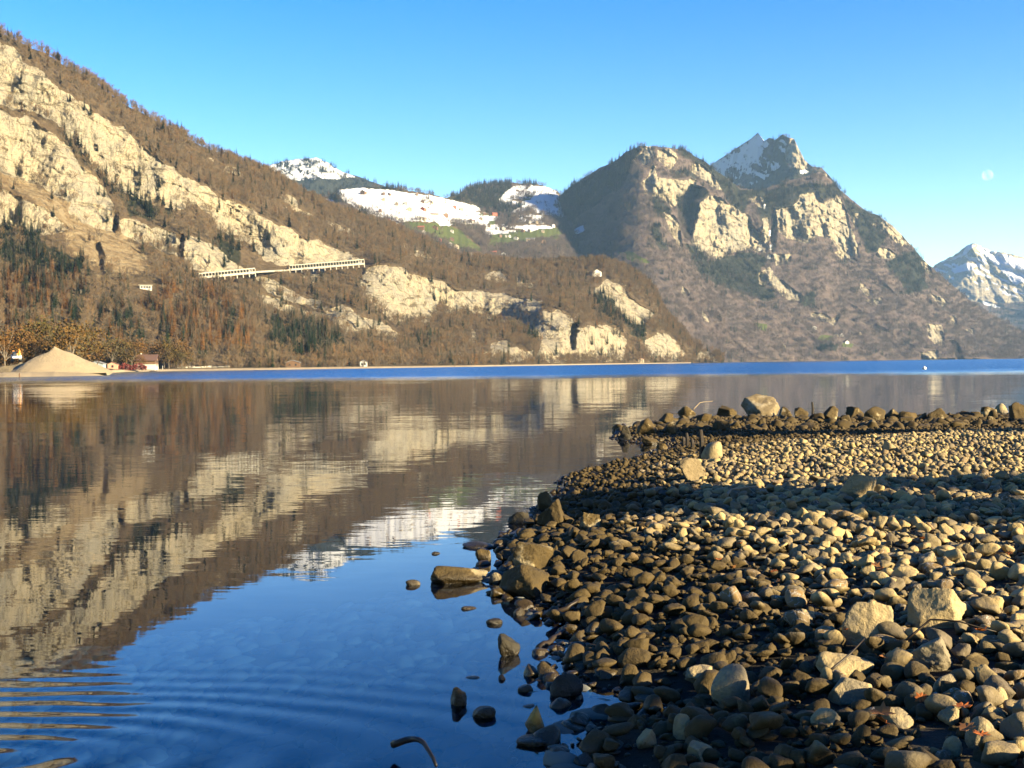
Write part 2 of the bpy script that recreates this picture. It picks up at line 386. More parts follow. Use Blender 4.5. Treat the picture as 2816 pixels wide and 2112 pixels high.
TOP_C = line('d', (1120, 520), (1190, 440), (1215, 418), (1240, 397), (1290, 367), (1330, 347), (1350, 330), (1385, 315), (1420, 317), (1480, 324), (1520, 347), (1560, 376), (1600, 405), (1640, 412), (1700, 392), (1770, 372), (1795, 388), (1815, 412), (1830, 432), (1860, 452), (1900, 467), (1930, 490), (1970, 532), (2000, 567), (2040, 602), (2100, 652), (2160, 692), (2212, 717), (2500, 800))
TOP_B = line('d', (540, 480), (640, 440), (700, 427), (735, 410), (790, 404), (860, 407), (940, 421), (965, 428), (985, 422), (1015, 403), (1050, 396), (1110, 394), (1160, 397), (1205, 411), (1225, 440), (1260, 490), (1300, 545), (1400, 620))
SNOW_B = [pg('4', (480, 275), (540, 262), (640, 250), (900, 280), (1100, 310), (1240, 342), (1380, 380), (1380, 420), (1500, 440), (1400, 480), (1130, 490), (1100, 460), (860, 462), (760, 430), (640, 395), (560, 345)),
          pg('4', (1570, 245), (1700, 240), (1850, 265), (1850, 330), (1925, 370), (1920, 450), (1850, 440), (1700, 400), (1550, 412), (1640, 370), (1490, 355), (1480, 335)),
          pg('4', (1400, 480), (1530, 480), (1780, 480), (1830, 500), (1700, 520), (1540, 530), (1420, 550)), pg('4', (1610, 420), (1760, 420), (1750, 465), (1610, 460)), pg('4', (400, 320), (480, 330), (490, 380), (420, 370))]
CON_B = [pg('4', (330, 240), (620, 190), (920, 275), (900, 285), (640, 250), (500, 270), (540, 340), (480, 360), (400, 310)), pg('4', (1140, 310), (1260, 300), (1310, 250), (1400, 225), (1580, 225), (1560, 300), (1490, 350), (1380, 390), (1250, 345)),
         pg('4', (1580, 225), (1700, 220), (1860, 262), (1700, 246)), pg('4', (1380, 380), (1490, 350), (1640, 360), (1560, 410), (1580, 470), (1500, 440))]
TOP_F = line('d', (520, 420), (560, 372), (578, 358), (610, 348), (640, 346), (665, 344), (685, 341), (705, 350), (740, 372), (780, 384), (830, 402), (900, 425), (1000, 460))
SNOW_F = [pg('4', (60, 130), (100, 95), (170, 75), (250, 80), (350, 66), (420, 75), (480, 130), (620, 190), (500, 205), (400, 205), (260, 215), (190, 205), (120, 165))]
TOP_D = line('d', (1400, 470), (1500, 382), (1545, 350), (1590, 320), (1622, 300), (1637, 286), (1651, 305), (1662, 298), (1674, 303), (1690, 290), (1702, 297), (1716, 300), (1726, 322), (1738, 345), (1754, 360), (1775, 362), (1795, 384), (1815, 410), (1900, 480))
ROCK_D = [pg('5', (1740, 240), (1755, 190), (1790, 115), (1850, 190), (1880, 260), (1925, 325), (1850, 332), (1760, 310)), pg('5', (1530, 140), (1560, 95), (1600, 140), (1545, 155)), pg('5', (1990, 370), (2020, 360), (2050, 430), (2000, 420))]
SNOW_D = [pg('5', (1200, 330), (1560, 95), (1640, 160), (1600, 220), (1480, 330), (1420, 430), (1200, 470))]
SNOWS_D = [pg('5', (1480, 330), (1600, 220), (1680, 130), (1760, 130), (1720, 300), (1600, 420), (1400, 470)), pg('5', (1740, 320), (1920, 340), (1860, 390), (1760, 370))]
CON_D = [pg('5', (1500, 420), (1620, 260), (1690, 120), (1760, 110), (1750, 250), (1770, 315), (1920, 330), (2060, 380), (2150, 480), (1450, 490))]
TOP_E = line('d', (1940, 650), (2000, 590), (2020, 572), (2060, 552), (2090, 529), (2105, 526), (2140, 541), (2180, 546), (2212, 556), (2300, 545), (2450, 590))
SNOW_E = [pg('6', (1240, 690), (1300, 720), (1420, 760), (1572, 800), (1700, 760), (1700, 1000), (1572, 960), (1520, 980), (1480, 930), (1330, 800), (1240, 730)), pg('6', (1060, 880), (1180, 820), (1260, 850), (1160, 880), (1090, 900)), pg('6', (920, 850), (970, 890), (1040, 980), (960, 920)),
          pg('6', (1130, 790), (1180, 690), (1240, 690), (1180, 750)), pg('6', (970, 810), (1140, 765), (1130, 785), (990, 830))]
SNOWS_E = [pg('6', (930, 860), (1240, 730), (1572, 980), (1572, 1080), (1380, 1030), (1150, 950), (980, 930)), pg('6', (1110, 1050), (1290, 1080), (1460, 1100), (1400, 1150), (1250, 1110))]

# ------------------------------------------------------------------ terrain layers
def masks(U, V, polys, wob, s):
    if not polys: return np.zeros(U.shape)
    du = wob * fbm(U / 38, V / 38, o=4, s=s, g=0.6); dv = wob * fbm(U / 38, V / 30, o=4, s=s + 99, g=0.6)
    r = np.zeros(U.shape, bool)
    for P in polys:
        xs = [p[0] for p in P]; ys = [p[1] for p in P]
        sel = (U > min(xs) - 30) & (U < max(xs) + 30) & (V > min(ys) - 30) & (V < max(ys) + 30)
        if sel.any():
            q = np.zeros(U.shape, bool); q[sel] = inpoly(U[sel] + du[sel], V[sel] + dv[sel], P); r |= q
    return r.astype(float)
LAYERS = {}
def layer(name, u0, u1, nu, nv, top, rf, rtop, mat, rock=(), snow=(), streak=(), con=(), org=(), dry=(), grass=(), wob=16, rel=(), seed=0, zfoot=-3.0, rockw=0.10, jag=1.0, soft=0.0, hk=22, crumb=0.0, hole=0.58, carve=(), thin=None):
    u = np.linspace(u0, u1, nu)
    vt = np.interp(u, top[0], top[1]) + jag * (3.0 * fbm(u / 45, u * 0, o=3, s=seed) + 2.0 * fbm(u / 9, u * 0 + 5, o=2, s=seed))
    kk = max(3, nu // 14); ker = np.ones(kk) / kk
    sm = lambda a: np.convolve(np.pad(a, kk, mode='edge'), ker, mode='same')[kk:-kk]
    r0 = sm(sm(np.interp(u, rf[0], rf[1]))); r1 = sm(sm(np.interp(u, rtop[0], rtop[1])))
    ef = (zfoot - CAMZ) / r0
    # foot pixel
    vf = np.full(nu, 1000.0)
    for _ in range(6):
        vf += (pdir(u, vf)[2] - ef) * F
    vt = np.minimum(vt, vf - 2)
    t = np.linspace(0, 1, nv)[:, None]
    V = vf + (vt - vf) * t; U = np.broadcast_to(u, V.shape)
    mk = {'rock': masks(U, V, rock, wob, seed + 1), 'snow': masks(U, V, snow, wob * 0.5, seed + 2), 'con': masks(U, V, con, wob * 1.6, seed + 3),
          'org': masks(U, V, org, wob * 1.6, seed + 4), 'dry': masks(U, V, dry, wob, seed + 5), 'meadow': masks(U, V, grass, wob * 0.6, seed + 6)}
    if crumb:
        bedn = fbm((U * 0.91 + V * 0.41) / 46, (V * 0.91 - U * 0.41) / 9, o=4, s=seed + 9, g=0.62)
        pat = fbm(U / 17, V / 15, o=4, s=seed + 10, g=0.65)
        mk['rock'] = np.where((bedn + 0.6 * pat) > hole, 0.0, mk['rock'])
        mk['rock'] = np.where((mk['rock'] < 0.5) & (pat + 0.5 * bedn > crumb) & (mk['con'] < 0.5), 0.75, mk['rock'])
    if thin is not None:
        mk['snow'] = np.where(fbm((U + V * 0.8) / 50, (V - U * 0.6) / 6, o=4, s=seed + 14, g=0.7) < -thin, 0.0, mk['snow'])
    if streak:
        s_ = masks(U, V, streak, wob, seed + 7)
        mk['snow'] = np.maximum(mk['snow'], s_ * (fbm((U + V * 0.8) / 40, (V - U * 0.6) / 7, o=4, s=seed + 8, g=0.7) > 0.12))
    if soft:
        mk['snow'] = np.where(fbm(U / 26, V / 3.2, o=3, s=seed + 12) + 0.5 * fbm(U / 60, V / 30, o=2, s=seed + 13) > 0.52 - 0.34 * sstep(570, 640, V), 0.0, mk['snow'])
    wgt = 1.0 - (1 - rockw) * np.clip(mk['rock'], 0, 1) + 1.2 * mk['meadow'] + 0.2 * np.clip(mk['snow'], 0, 1)
    wgt = hblur(hblur(blur(wgt, 2), hk), hk); wgt[0] = 0
    g = np.cumsum(wgt, 0); g /= g[-1]
    RR = r0 + (r1 - r0) * g
    hx, hy, e = pdir(U, V)
    X = (U - W / 2) / F * RR; Z = CAMZ + e * RR
    fade = sstep(0, 0.04, t)
    rk = blur(mk['rock'], 1)
    (a1, l1), (a2, l2), (a3, l3), (ar, lr) = rel
    dr = a1 * fbm(X / l1, Z / (l1 * 1.5), RR / l1, o=4, s=seed + 20) + a2 * (np.abs(fbm(X / l2, Z / (l2 * 1.6), RR / l2, o=4, s=seed + 30)) * 2 - 0.6) + a3 * fbm(X / l3, Z / l3, RR / l3, o=3, s=seed + 40)
    dr = dr * (1 - 0.8 * blur(np.clip(mk['snow'] + mk['meadow'], 0, 1), 3) * soft)
    # cliffs: blocks, vertical ribs and dipping beds
    s_bed = (Z + 0.42 * X + lr * 1.1 * fbm(X / (lr * 2), Z / (lr * 2), o=4, s=seed + 50)) / (lr * 1.1)
    bedf = s_bed - np.floor(s_bed)
    blk = np.abs(fbm(X / lr, Z / (lr * 1.6), o=5, s=seed + 60, g=0.6)) * 2.4
    rib = fbm(X / (lr * 0.45), Z / (lr * 2.2), o=4, s=seed + 70, g=0.6)
    dr = dr + rk * ar * (0.9 - blk + 0.55 * rib + 0.28 * (bedf ** 3))
    for P_, amt in carve:
        dr = dr + amt * blur(masks(U, V, [P_], 8, seed + 80), 3)
    RR = RR + dr * fade
    P = np.stack([hx * RR, hy * RR, CAMZ + e * RR], -1)
    # the far side of the crest
    nb = 7; back = []
    crest = P[-1]; hd = np.stack([hx[-1], hy[-1], 0 * hx[-1]], -1)
    for k in range(1, nb + 1):
        f = k / nb
        q = crest + hd * (crest[:, 2:3] * 0.9 * f + 12 * f)
        q[:, 2] = crest[:, 2] + (zfoot - 3 - crest[:, 2]) * f ** 1.3
        back.append(q)
    A = np.concatenate([P.reshape(-1, 3), np.concatenate(back, 0)], 0)
    rows = nv + nb
    i = np.arange(rows - 1)[:, None] * nu + np.arange(nu - 1)[None, :]
    Fc = np.stack([i, i + 1, i + nu + 1, i + nu], -1).reshape(-1, 4)
    me = np_mesh(name, A, Fc)
    for k in ('rock', 'snow', 'meadow', 'dry', 'con'):
        at_ = me.attributes.new(k, 'FLOAT', 'POINT')
        full = np.concatenate([blur(mk[k], 1).ravel(), np.repeat(mk[k][-1][None], nb, 0).ravel()])
        at_.data.foreach_set('value', full.astype(np.float32))
    o = link(name, me, mats=(mat,)); o['kind'] = 'structure'
    LAYERS[name] = dict(P=P, u=u, V=V, U=U, mk=mk, nu=nu, nv=nv)
    return o
def surf(name, u, v):
    """point of a terrain layer that shows at pixel u, v"""
    L = LAYERS[name]
    j = int(np.clip(round((u - L['u'][0]) / (L['u'][1] - L['u'][0])), 0, L['nu'] - 1))
    i = int(np.argmin(np.abs(L['V'][:, j] - v)))
    return L['P'][i, j].copy()

RF_A = ([-500, 0, 460, 700, 1000, 1300, 1500, 1800, 2000], [600, 640, 690, 720, 800, 930, 1120, 1550, 1800])
RT_A = ([-500, 0, 400, 918, 1300, 1600, 1800, 2000], [1150, 1250, 1360, 1620, 1750, 1850, 1830, 1830])
tag(layer('wooded_mountain', -520, 1990, 900, 330, TOP_A, RF_A, RT_A, M_terr, ROCK_A, con=CON_A, org=ORG_A, dry=DRY_A, rel=((16, 170), (14, 90), (5, 28), (7, 26)), seed=1, crumb=0.66, wob=14, hole=0.62,
          carve=((pg('4', (1932, 1085), (1962, 1080), (1958, 1180), (1935, 1260), (1915, 1180)), 34), (pg('3', (1335, 1000), (1372, 985), (1362, 1085), (1338, 1075)), 26), (pg('2', (810, 380), (865, 370), (910, 480), (885, 615), (855, 600)), 24), (pg('2', (925, 560), (970, 570), (958, 665), (938, 650)), 20), (pg('1', (690, 1290), (715, 1290), (705, 1400), (685, 1400)), 18), (pg('1', (1090, 1430), (1130, 1430), (1100, 1600), (1080, 1560)), 18))),
    'wooded slope with pale dipping cliff bands above the lake', 'mountain')
tag(layer('village_hill', 690, 1720, 450, 190, TOP_B, ([600, 1300, 2000], [1350, 1500, 1900]), ([600, 1000, 1200, 1340, 1560, 1800], [2800, 2950, 3050, 3900, 4000, 4000]), M_terr, snow=SNOW_B, con=CON_B,
          grass=[pg('4', (880, 465), (1100, 470), (1250, 520), (1400, 640), (1240, 640), (1080, 560), (940, 510)), pg('4', (1250, 410), (1500, 430), (1450, 490), (1250, 470)), pg('4', (1440, 530), (1850, 500), (1900, 560), (1740, 580), (1500, 610), (1420, 640)), pg('4', (1280, 480), (1420, 500), (1300, 510)), pg('4', (2000, 530), (2100, 530), (2090, 570))],
          rel=((14, 380), (8, 200), (3, 60), (8, 30)), seed=2, wob=12, soft=1.0, hk=110), 'snowy village plateau and forested knoll behind the slope', 'hill')
tag(layer('cliff_mountain', 1420, 3180, 760, 330, TOP_C, ([1400, 1780, 2000, 2200, 2816, 3200], [3000, 2550, 2900, 3300, 4000, 4300]), ([1400, 1560, 1770, 2000, 2300, 2600, 2816, 3200], [4250, 3920, 3500, 3900, 4250, 4500, 4650, 4800]), M_terrC, ROCK_C, snow=SNOW_C, con=CON_SHADE_C, grass=GRASS_C,
          rel=((60, 620), (55, 300), (14, 90), (30, 70)), seed=3, hk=40, crumb=0.80, wob=9, hole=0.85, carve=((pg('5', (1010, 560), (1110, 430), (1210, 470), (1150, 560), (1130, 680), (1100, 800), (1060, 790), (1030, 660)), 190), (pg('5', (1640, 600), (1665, 600), (1680, 760), (1660, 900), (1640, 800)), 90), (pg('6', (1040, 1370), (1080, 1370), (1150, 1500), (1110, 1500)), 90), (pg('5', (860, 1190), (890, 1180), (880, 1300), (850, 1290)), 60))), 'broad mountain with pale cliffs falling to the lake', 'mountain')
tag(layer('snow_flank_peak', 1780, 2440, 330, 150, TOP_D, ([1700, 2060, 2170, 2500], [7200, 5000, 4500, 4700]), ([1700, 2060, 2170, 2500], [7700, 5600, 5100, 5200]), M_terrC, ROCK_D, SNOW_D, SNOWS_D, CON_D, rel=((60, 500), (50, 260), (14, 90), (26, 70)), seed=4, wob=8, jag=0.35, thin=0.12), 'pointed peak with snow on its shaded flank', 'mountain')
tag(layer('distant_snow_mountain', 2460, 3120, 300, 150, TOP_E, ([2400, 3200], [6800, 6800]), ([2400, 3200], [8400, 8400]), M_terrC, [pg('6', (900, 700), (1700, 700), (1700, 1100), (900, 1100))], SNOW_E, SNOWS_E, rel=((120, 800), (110, 420), (24, 120), (34, 120)), seed=5, wob=10, rockw=0.6), 'distant snow covered mountain beyond the end of the lake', 'mountain')
tag(layer('snow_hill', 660, 1300, 300, 120, TOP_F, ([600, 1300], [3600, 3600]), ([600, 1300], [4700, 4700]), M_terrC, snow=SNOW_F, con=[pg('4', (40, 60), (700, 60), (1000, 300), (300, 320))], rel=((40, 400), (30, 220), (8, 80), (10, 60)), seed=6, wob=8, hk=40, thin=0.2), 'rounded snowy summit behind the wooded ridge', 'hill')

# ------------------------------------------------------------------ lake, lake bed, beach
SHORE_PX = [(1720, 2300), (1640, 2130), (1555, 2045), (1640, 1985), (1880, 1965), (1840, 1912), (1640, 1885), (1560, 1832), (1600, 1762), (1540, 1702), (1500, 1652), (1440, 1632), (1400, 1600), (1430, 1555), (1415, 1500), (1480, 1450),
            (1480, 1402), (1560, 1376), (1560, 1322), (1625, 1296), (1740, 1273), (1800, 1246), (1850, 1226), (1780, 1219), (1705, 1207), (1725, 1184), (1800, 1164), (1900, 1154), (2100, 1152), (2300, 1154), (2500, 1150), (2700, 1147), (2816, 1143)]
SHORE = [tuple(on_z(u, v)[:2]) for u, v in SHORE_PX]
SHORE = [(1.2, -12.0), (0.9, 1.0)] + SHORE + [(34, 47), (60, 60), (60, -12)]
SH = np.array(SHORE)
def shore_sd(x, y):
    d = np.full(x.shape, 1e9)
    n = len(SH)
    for i in range(n):
        a = SH[i]; b = SH[(i + 1) % n]; e = b - a
        if abs(a[0] - 60) < 1 and abs(b[0] - 60) < 1: continue
        t = np.clip(((x - a[0]) * e[0] + (y - a[1]) * e[1]) / (e @ e), 0, 1)
        d = np.minimum(d, np.hypot(x - a[0] - t * e[0], y - a[1] - t * e[1]))
    return np.where(inpoly(x, y, SHORE), d, -d)
def beach_height(x, y):
    s = shore_sd(x, y)
    dry = 0.34 * (1 - np.exp(-np.maximum(s, 0) / 1.75)) + 0.012 * np.maximum(s, 0)
    far = sstep(21, 31, y)                                    # the spit is low
    dry = dry * (1 - 0.74 * far)
    bank = 0.9 * sstep(9, 16, x - 0.25 * y)
    wet = -0.9 * (1 - np.exp(np.minimum(s, 0) / 5.0)) + 0.06 * np.minimum(s, 0)
    z = np.where(s > 0, dry + bank * sstep(0, 3, s), np.maximum(wet, -4.0))
    return z + 0.035 * fbm(x * 0.7, y * 0.7, o=4, s=71) + 0.05 * fbm(x * 0.22, y * 0.22, o=2, s=72) * (s > 0)
BX0, BX1, BY0, BY1, BS = -14.0, 40.0, -8.0, 54.0, 0.16
bxs = np.arange(BX0, BX1, BS); bys = np.arange(BY0, BY1, BS)
GX, GY = np.meshgrid(bxs, bys)
BZ = beach_height(GX, GY)
def bh(x, y):
    fx = np.clip((np.asarray(x, float) - BX0) / BS, 0, len(bxs) - 1.001); fy = np.clip((np.asarray(y, float) - BY0) / BS, 0, len(bys) - 1.001)
    i = fx.astype(int); j = fy.astype(int); a = fx - i; b = fy - j
    return BZ[j, i] * (1 - a) * (1 - b) + BZ[j, i + 1] * a * (1 - b) + BZ[j + 1, i] * (1 - a) * b + BZ[j + 1, i + 1] * a * b
def on_beach(u, v):
    z = 0.1
    for _ in range(12):
        p = on_z(u, v, z); z = 0.5 * z + 0.5 * max(float(bh(p[0], p[1])), -0.05)
    return on_z(u, v, z)
def ground_mat():
    t = NT('beach_ground'); p = t.pos()
    n = t.noise(p, 9, 6, 0.7); n2 = t.noise(p, 34, 4, 0.7)
    z = t.n('ShaderNodeSeparateXYZ'); t.put(z.inputs[0], p)
    dry = t.ss(t.math('ADD', z.outputs[2], t.math('MULTIPLY', n, 0.1)), 0.2, 0.34)
    c = t.mix(dry, t.mix(n2, (0.014, 0.011, 0.006), (0.03, 0.023, 0.011)), t.mix(n2, (0.03, 0.025, 0.017), (0.09, 0.075, 0.05)))  # gravel tones darkened so gaps between the stones read as deep shade
    return t.bsdf(c, 0.9, t.bump(n2, 0.03), 0.2)
nx, ny = len(bxs), len(bys)
i = np.arange(ny - 1)[:, None] * nx + np.arange(nx - 1)[None, :]
bm_ = np_mesh('beach', np.stack([GX, GY, BZ], -1).reshape(-1, 3), np.stack([i, i + 1, i + nx + 1, i + nx], -1).reshape(-1, 4))
tag(link('beach', bm_, mats=(ground_mat(),)), 'gravel ground of the stony shore, darkened like shade between stones', 'beach', kind='structure')
mb = MB(); mb.add([(-6100, -650, -5), (9700, -650, -5), (9700, 10200, -5), (-6100, 10200, -5)], [(0, 1, 2, 3)])
tag(mb.build('lake_bed', simple('lake_bed_silt', (0.035, 0.05, 0.05), 0.3, 0.2)), 'dark silt of the deep lake bed', 'lake bed', kind='structure')
def water_mat():
    t = NT('lake_water'); p = t.pos()
    sp = t.n('ShaderNodeSeparateXYZ'); t.put(sp.inputs[0], p); X, Y = sp.outputs[0], sp.outputs[1]
    ed = t.math('ADD', Y, t.math('MULTIPLY', t.math('SUBTRACT', t.noise(t.scale(p, (0.012, 0.03, 1)), 1.0, 3), 0.5), 70.0))
    strk = t.noise(t.scale(p, (0.12, 0.9, 1)), 1.0, 4, 0.7)
    wind = t.ss(t.math('ADD', t.ss(ed, 50, 330), t.math('MULTIPLY', t.math('SUBTRACT', strk, 0.5), 1.0)), 0.16, 0.66)
    # slopes of the surface, x and y, from layered noise
    def slope(vec, sc, det):
        q = t.n('ShaderNodeTexNoise'); t.put(q.inputs['Vector'], vec); q.inputs['Scale'].default_value = sc
        q.inputs['Detail'].default_value = det; q.inputs['Roughness'].default_value = 0.6
        return t.vm('SUBTRACT', q.outputs['Color'], (0.5, 0.5, 0.5))
    calm = t.ss(t.noise(t.scale(p, (0.05, 0.10, 1)), 1.0, 3), 0.40, 0.62)
    fine = slope(t.scale(p, (0.5, 2.4, 1)), 4.2, 4)
    swell = slope(t.scale(p, (0.12, 0.55, 1)), 1.0, 2)
    chop = slope(t.scale(p, (0.8, 1.6, 1)), 1.7, 3)
    nearf = t.ss(Y, 4, 26)
    a_f = t.math('ADD', 0.014, t.math('MULTIPLY', nearf, t.math('ADD', 0.012, t.math('MULTIPLY', calm, 0.030))))
    s1 = t.vm('SCALE', fine, scale=a_f)
    s2 = t.vm('SCALE', swell, scale=t.math('ADD', 0.007, t.math('MULTIPLY', nearf, 0.012)))
    s3 = t.vm('ADD', t.vm('SCALE', chop, scale=t.math('MULTIPLY', wind, 0.55)), t.vm('SCALE', (0.0, -0.15, 0.0), scale=wind))
    s = t.vm('ADD', t.vm('ADD', s1, s2), s3)
    s = t.vm('MULTIPLY', s, (0.55, 1.0, 0.0))
    # rings spreading from a point beside the bottom left corner
    C = t.vm('SUBTRACT', p, RINGC); C = t.vm('MULTIPLY', C, (0.42, 1.0, 0.0))
    r = t.vm('LENGTH', C); dn = t.vm('NORMALIZE', C)
    wv = t.math('SINE', t.math('ADD', t.math('MULTIPLY', r, 30.0), t.math('MULTIPLY', t.noise(p, 0.9, 3), 7.0)))
    am = t.math('MULTIPLY', t.ss(r, 2.1, 0.25), 0.06)
    s = t.vm('ADD', s, t.vm('SCALE', dn, scale=t.math('MULTIPLY', wv, am)))
    nrm = t.vm('NORMALIZE', t.vm('ADD', s, (0, 0, 1)))
    # Fresnel reflectance of water (Schlick), the same from above and from below
    cosi = t.math('ABSOLUTE', t.vm('DOT_PRODUCT', t.n('ShaderNodeNewGeometry').outputs['Incoming'], nrm), clamp=True)
    fres = t.math('ADD', 0.02, t.math('MULTIPLY', 0.98, t.math('POWER', t.math('SUBTRACT', 1.0, cosi), 5.0)))
    gl = t.n('ShaderNodeBsdfAnisotropic') if False else t.n('ShaderNodeBsdfGlossy')
    gl.inputs['Roughness'].default_value = 0.0; gl.inputs['Color'].default_value = (0.93, 0.95, 1.0, 1); t.put(gl.inputs['Normal'], nrm)
    tr = t.n('ShaderNodeBsdfTransparent'); tr.inputs['Color'].default_value = (0.17, 0.29, 0.44, 1)
    mx = t.n('ShaderNodeMixShader'); t.put(mx.inputs[0], fres); t.t.links.new(tr.outputs[0], mx.inputs[1]); t.t.links.new(gl.outputs[0], mx.inputs[2])
    t.t.links.new(mx.outputs[0], t.out.inputs[0])
    return t.m
RINGC = tuple(on_z(-150, 2090))
mb = MB(); mb.add([(-6000, -640, 0), (9600, -640, 0), (9600, 10100, 0), (-6000, 10100, 0)], [(0, 1, 2, 3)])
tag(mb.build('lake', water_mat()), 'calm lake mirroring the mountains with a wind rippled far band', 'lake', kind='structure')

# ------------------------------------------------------------------ scattered masses (one object each, geometry nodes)
def scatter(name, pts, protos, scl, rot, label, cat):
    """one object whose points carry copies of the given meshes"""
    n = len(pts)
    me = bpy.data.meshes.new(name); me.vertices.add(n)
    me.vertices.foreach_set('co', np.asarray(pts, np.float32).ravel())
    for key, arr in (('scl', scl), ('rot', rot)):
        a = me.attributes.new(key, 'FLOAT_VECTOR', 'POINT'); a.data.foreach_set('vector', np.asarray(arr, np.float32).ravel())
    a = me.attributes.new('pick', 'INT', 'POINT'); a.data.foreach_set('value', rng.integers(0, len(protos), n).astype(np.int32))
    o = link(name, me)
    ng = bpy.data.node_groups.new(name + '_scatter', 'GeometryNodeTree')
    ng.interface.new_socket('Geometry', in_out='INPUT', socket_type='NodeSocketGeometry')
    ng.interface.new_socket('Geometry', in_out='OUTPUT', socket_type='NodeSocketGeometry')
    N = ng.nodes; Lk = ng.links
    gi, go = N.new('NodeGroupInput'), N.new('NodeGroupOutput')
    iop = N.new('GeometryNodeInstanceOnPoints'); jg = N.new('GeometryNodeJoinGeometry')
    for k, pm in enumerate(protos):
        po = bpy.data.objects.new(name + '_kind', pm)
        oi = N.new('GeometryNodeObjectInfo'); oi.inputs['Object'].default_value = po; oi.inputs['As Instance'].default_value = False
        g2 = N.new('GeometryNodeGeometryToInstance'); Lk.new(oi.outputs['Geometry'], g2.inputs[0]); Lk.new(g2.outputs[0], jg.inputs[0])
    def na(nm, typ):
        q = N.new('GeometryNodeInputNamedAttribute'); q.data_type = typ; q.inputs['Name'].default_value = nm
        return q.outputs['Attribute']
    Lk.new(gi.outputs[0], iop.inputs['Points']); Lk.new(jg.outputs[0], iop.inputs['Instance'])
    iop.inputs['Pick Instance'].default_value = True
    Lk.new(na('pick', 'INT'), iop.inputs['Instance Index']); Lk.new(na('scl', 'FLOAT_VECTOR'), iop.inputs['Scale'])
    e2r = N.new('FunctionNodeEulerToRotation'); Lk.new(na('rot', 'FLOAT_VECTOR'), e2r.inputs[0]); Lk.new(e2r.outputs[0], iop.inputs['Rotation'])
    Lk.new(iop.outputs[0], go.inputs[0])
    md = o.modifiers.new('scatter', 'NODES'); md.node_group = ng
    return tag(o, label, cat, kind='stuff')

# ------------------------------------------------------------------ trees
def foliage_mat(name, stops, spec=0.05):
    t = NT(name)
    c = t.ramp(t.rand(), stops)
    n = t.noise(t.pos(), 0.6, 3)
    c = t.mix(t.math('MULTIPLY', n, 0.5), c, tuple(x * 0.55 for x in stops[0][1]))
    return t.bsdf(c, 0.9, None, spec)
M_bark = foliage_mat('tree_bark', [(0, (0.16, 0.13, 0.10)), (0.5, (0.22, 0.19, 0.15)), (1, (0.12, 0.095, 0.07))])
M_twig = foliage_mat('bare_twigs', [(0, (0.15, 0.105, 0.065)), (0.3, (0.21, 0.155, 0.09)), (0.55, (0.23, 0.135, 0.06)), (0.8, (0.175, 0.145, 0.105)), (1, (0.10, 0.085, 0.062))])
M_twigC = foliage_mat('far_twigs', [(0, (0.105, 0.08, 0.073)), (0.5, (0.145, 0.105, 0.09)), (1, (0.075, 0.063, 0.06))])
M_spruce = foliage_mat('spruce_needles', [(0, (0.017, 0.033, 0.018)), (0.5, (0.027, 0.047, 0.020)), (1, (0.013, 0.027, 0.019))])
M_larch = foliage_mat('larch_needles', [(0, (0.42, 0.19, 0.05)), (0.5, (0.34, 0.165, 0.05)), (1, (0.26, 0.145, 0.055))])
M_autumn = foliage_mat('autumn_leaves', [(0, (0.115, 0.072, 0.03)), (0.4, (0.15, 0.075, 0.025)), (0.7, (0.075, 0.068, 0.02)), (1, (0.09, 0.07, 0.035))])
def tri_blades(a, b, w, rs):
    """thin triangle from a to b"""
    d = b - a; s = np.cross(d, rs.normal(size=3)); s /= np.linalg.norm(s) + 1e-9
    return [a - s * w, a + s * w, b]
def trunk_geo(h, r, bend, rs, n=5):
    mb = MB(); k = 6
    px = rs.normal(0, bend, k).cumsum(); py = rs.normal(0, bend, k).cumsum()
    px -= px[0]; py -= py[0]
    pts = [(px[i], py[i], -0.8 + (h + 0.8) * i / (k - 1)) for i in range(k)]
    mb.tube(pts, [r * (1 - 0.85 * i / (k - 1)) for i in range(k)], n)
    return mb, pts
def bare_tree(seed, h=15.0, twigs=300, wide=0.30):
    rs = np.random.default_rng(seed)
    tk, pts = trunk_geo(h * 0.8, 0.17, 0.12, rs)
    V, Fc = [], []
    limbs = []
    for k in range(16):
        f = 0.28 + 0.68 * rs.random(); base = np.array([0, 0, h * 0.8 * f]); a = rs.random() * 6.283
        ln = h * wide * (1.15 - 0.6 * f) * (0.8 + 0.5 * rs.random())
        tip = base + np.array([math.cos(a) * ln, math.sin(a) * ln, ln * (0.7 + 0.6 * rs.random())])
        tk.tube([base, base * 0.45 + tip * 0.55 + rs.normal(0, 0.2, 3), tip], [0.07, 0.045, 0.015], 3)
        limbs.append((base, tip))
    for k in range(twigs):
        b, tp = limbs[rs.integers(len(limbs))]
        a = b + (tp - b) * (0.35 + 0.65 * rs.random())
        d = (tp - b) / np.linalg.norm(tp - b) + rs.normal(0, 0.75, 3); d[2] += 0.5; d /= np.linalg.norm(d)
        i = len(V); V += tri_blades(a, a + d * (0.9 + 1.6 * rs.random()), 0.05 + 0.05 * rs.random(), rs); Fc.append((i, i + 1, i + 2))
    return tk, V, Fc
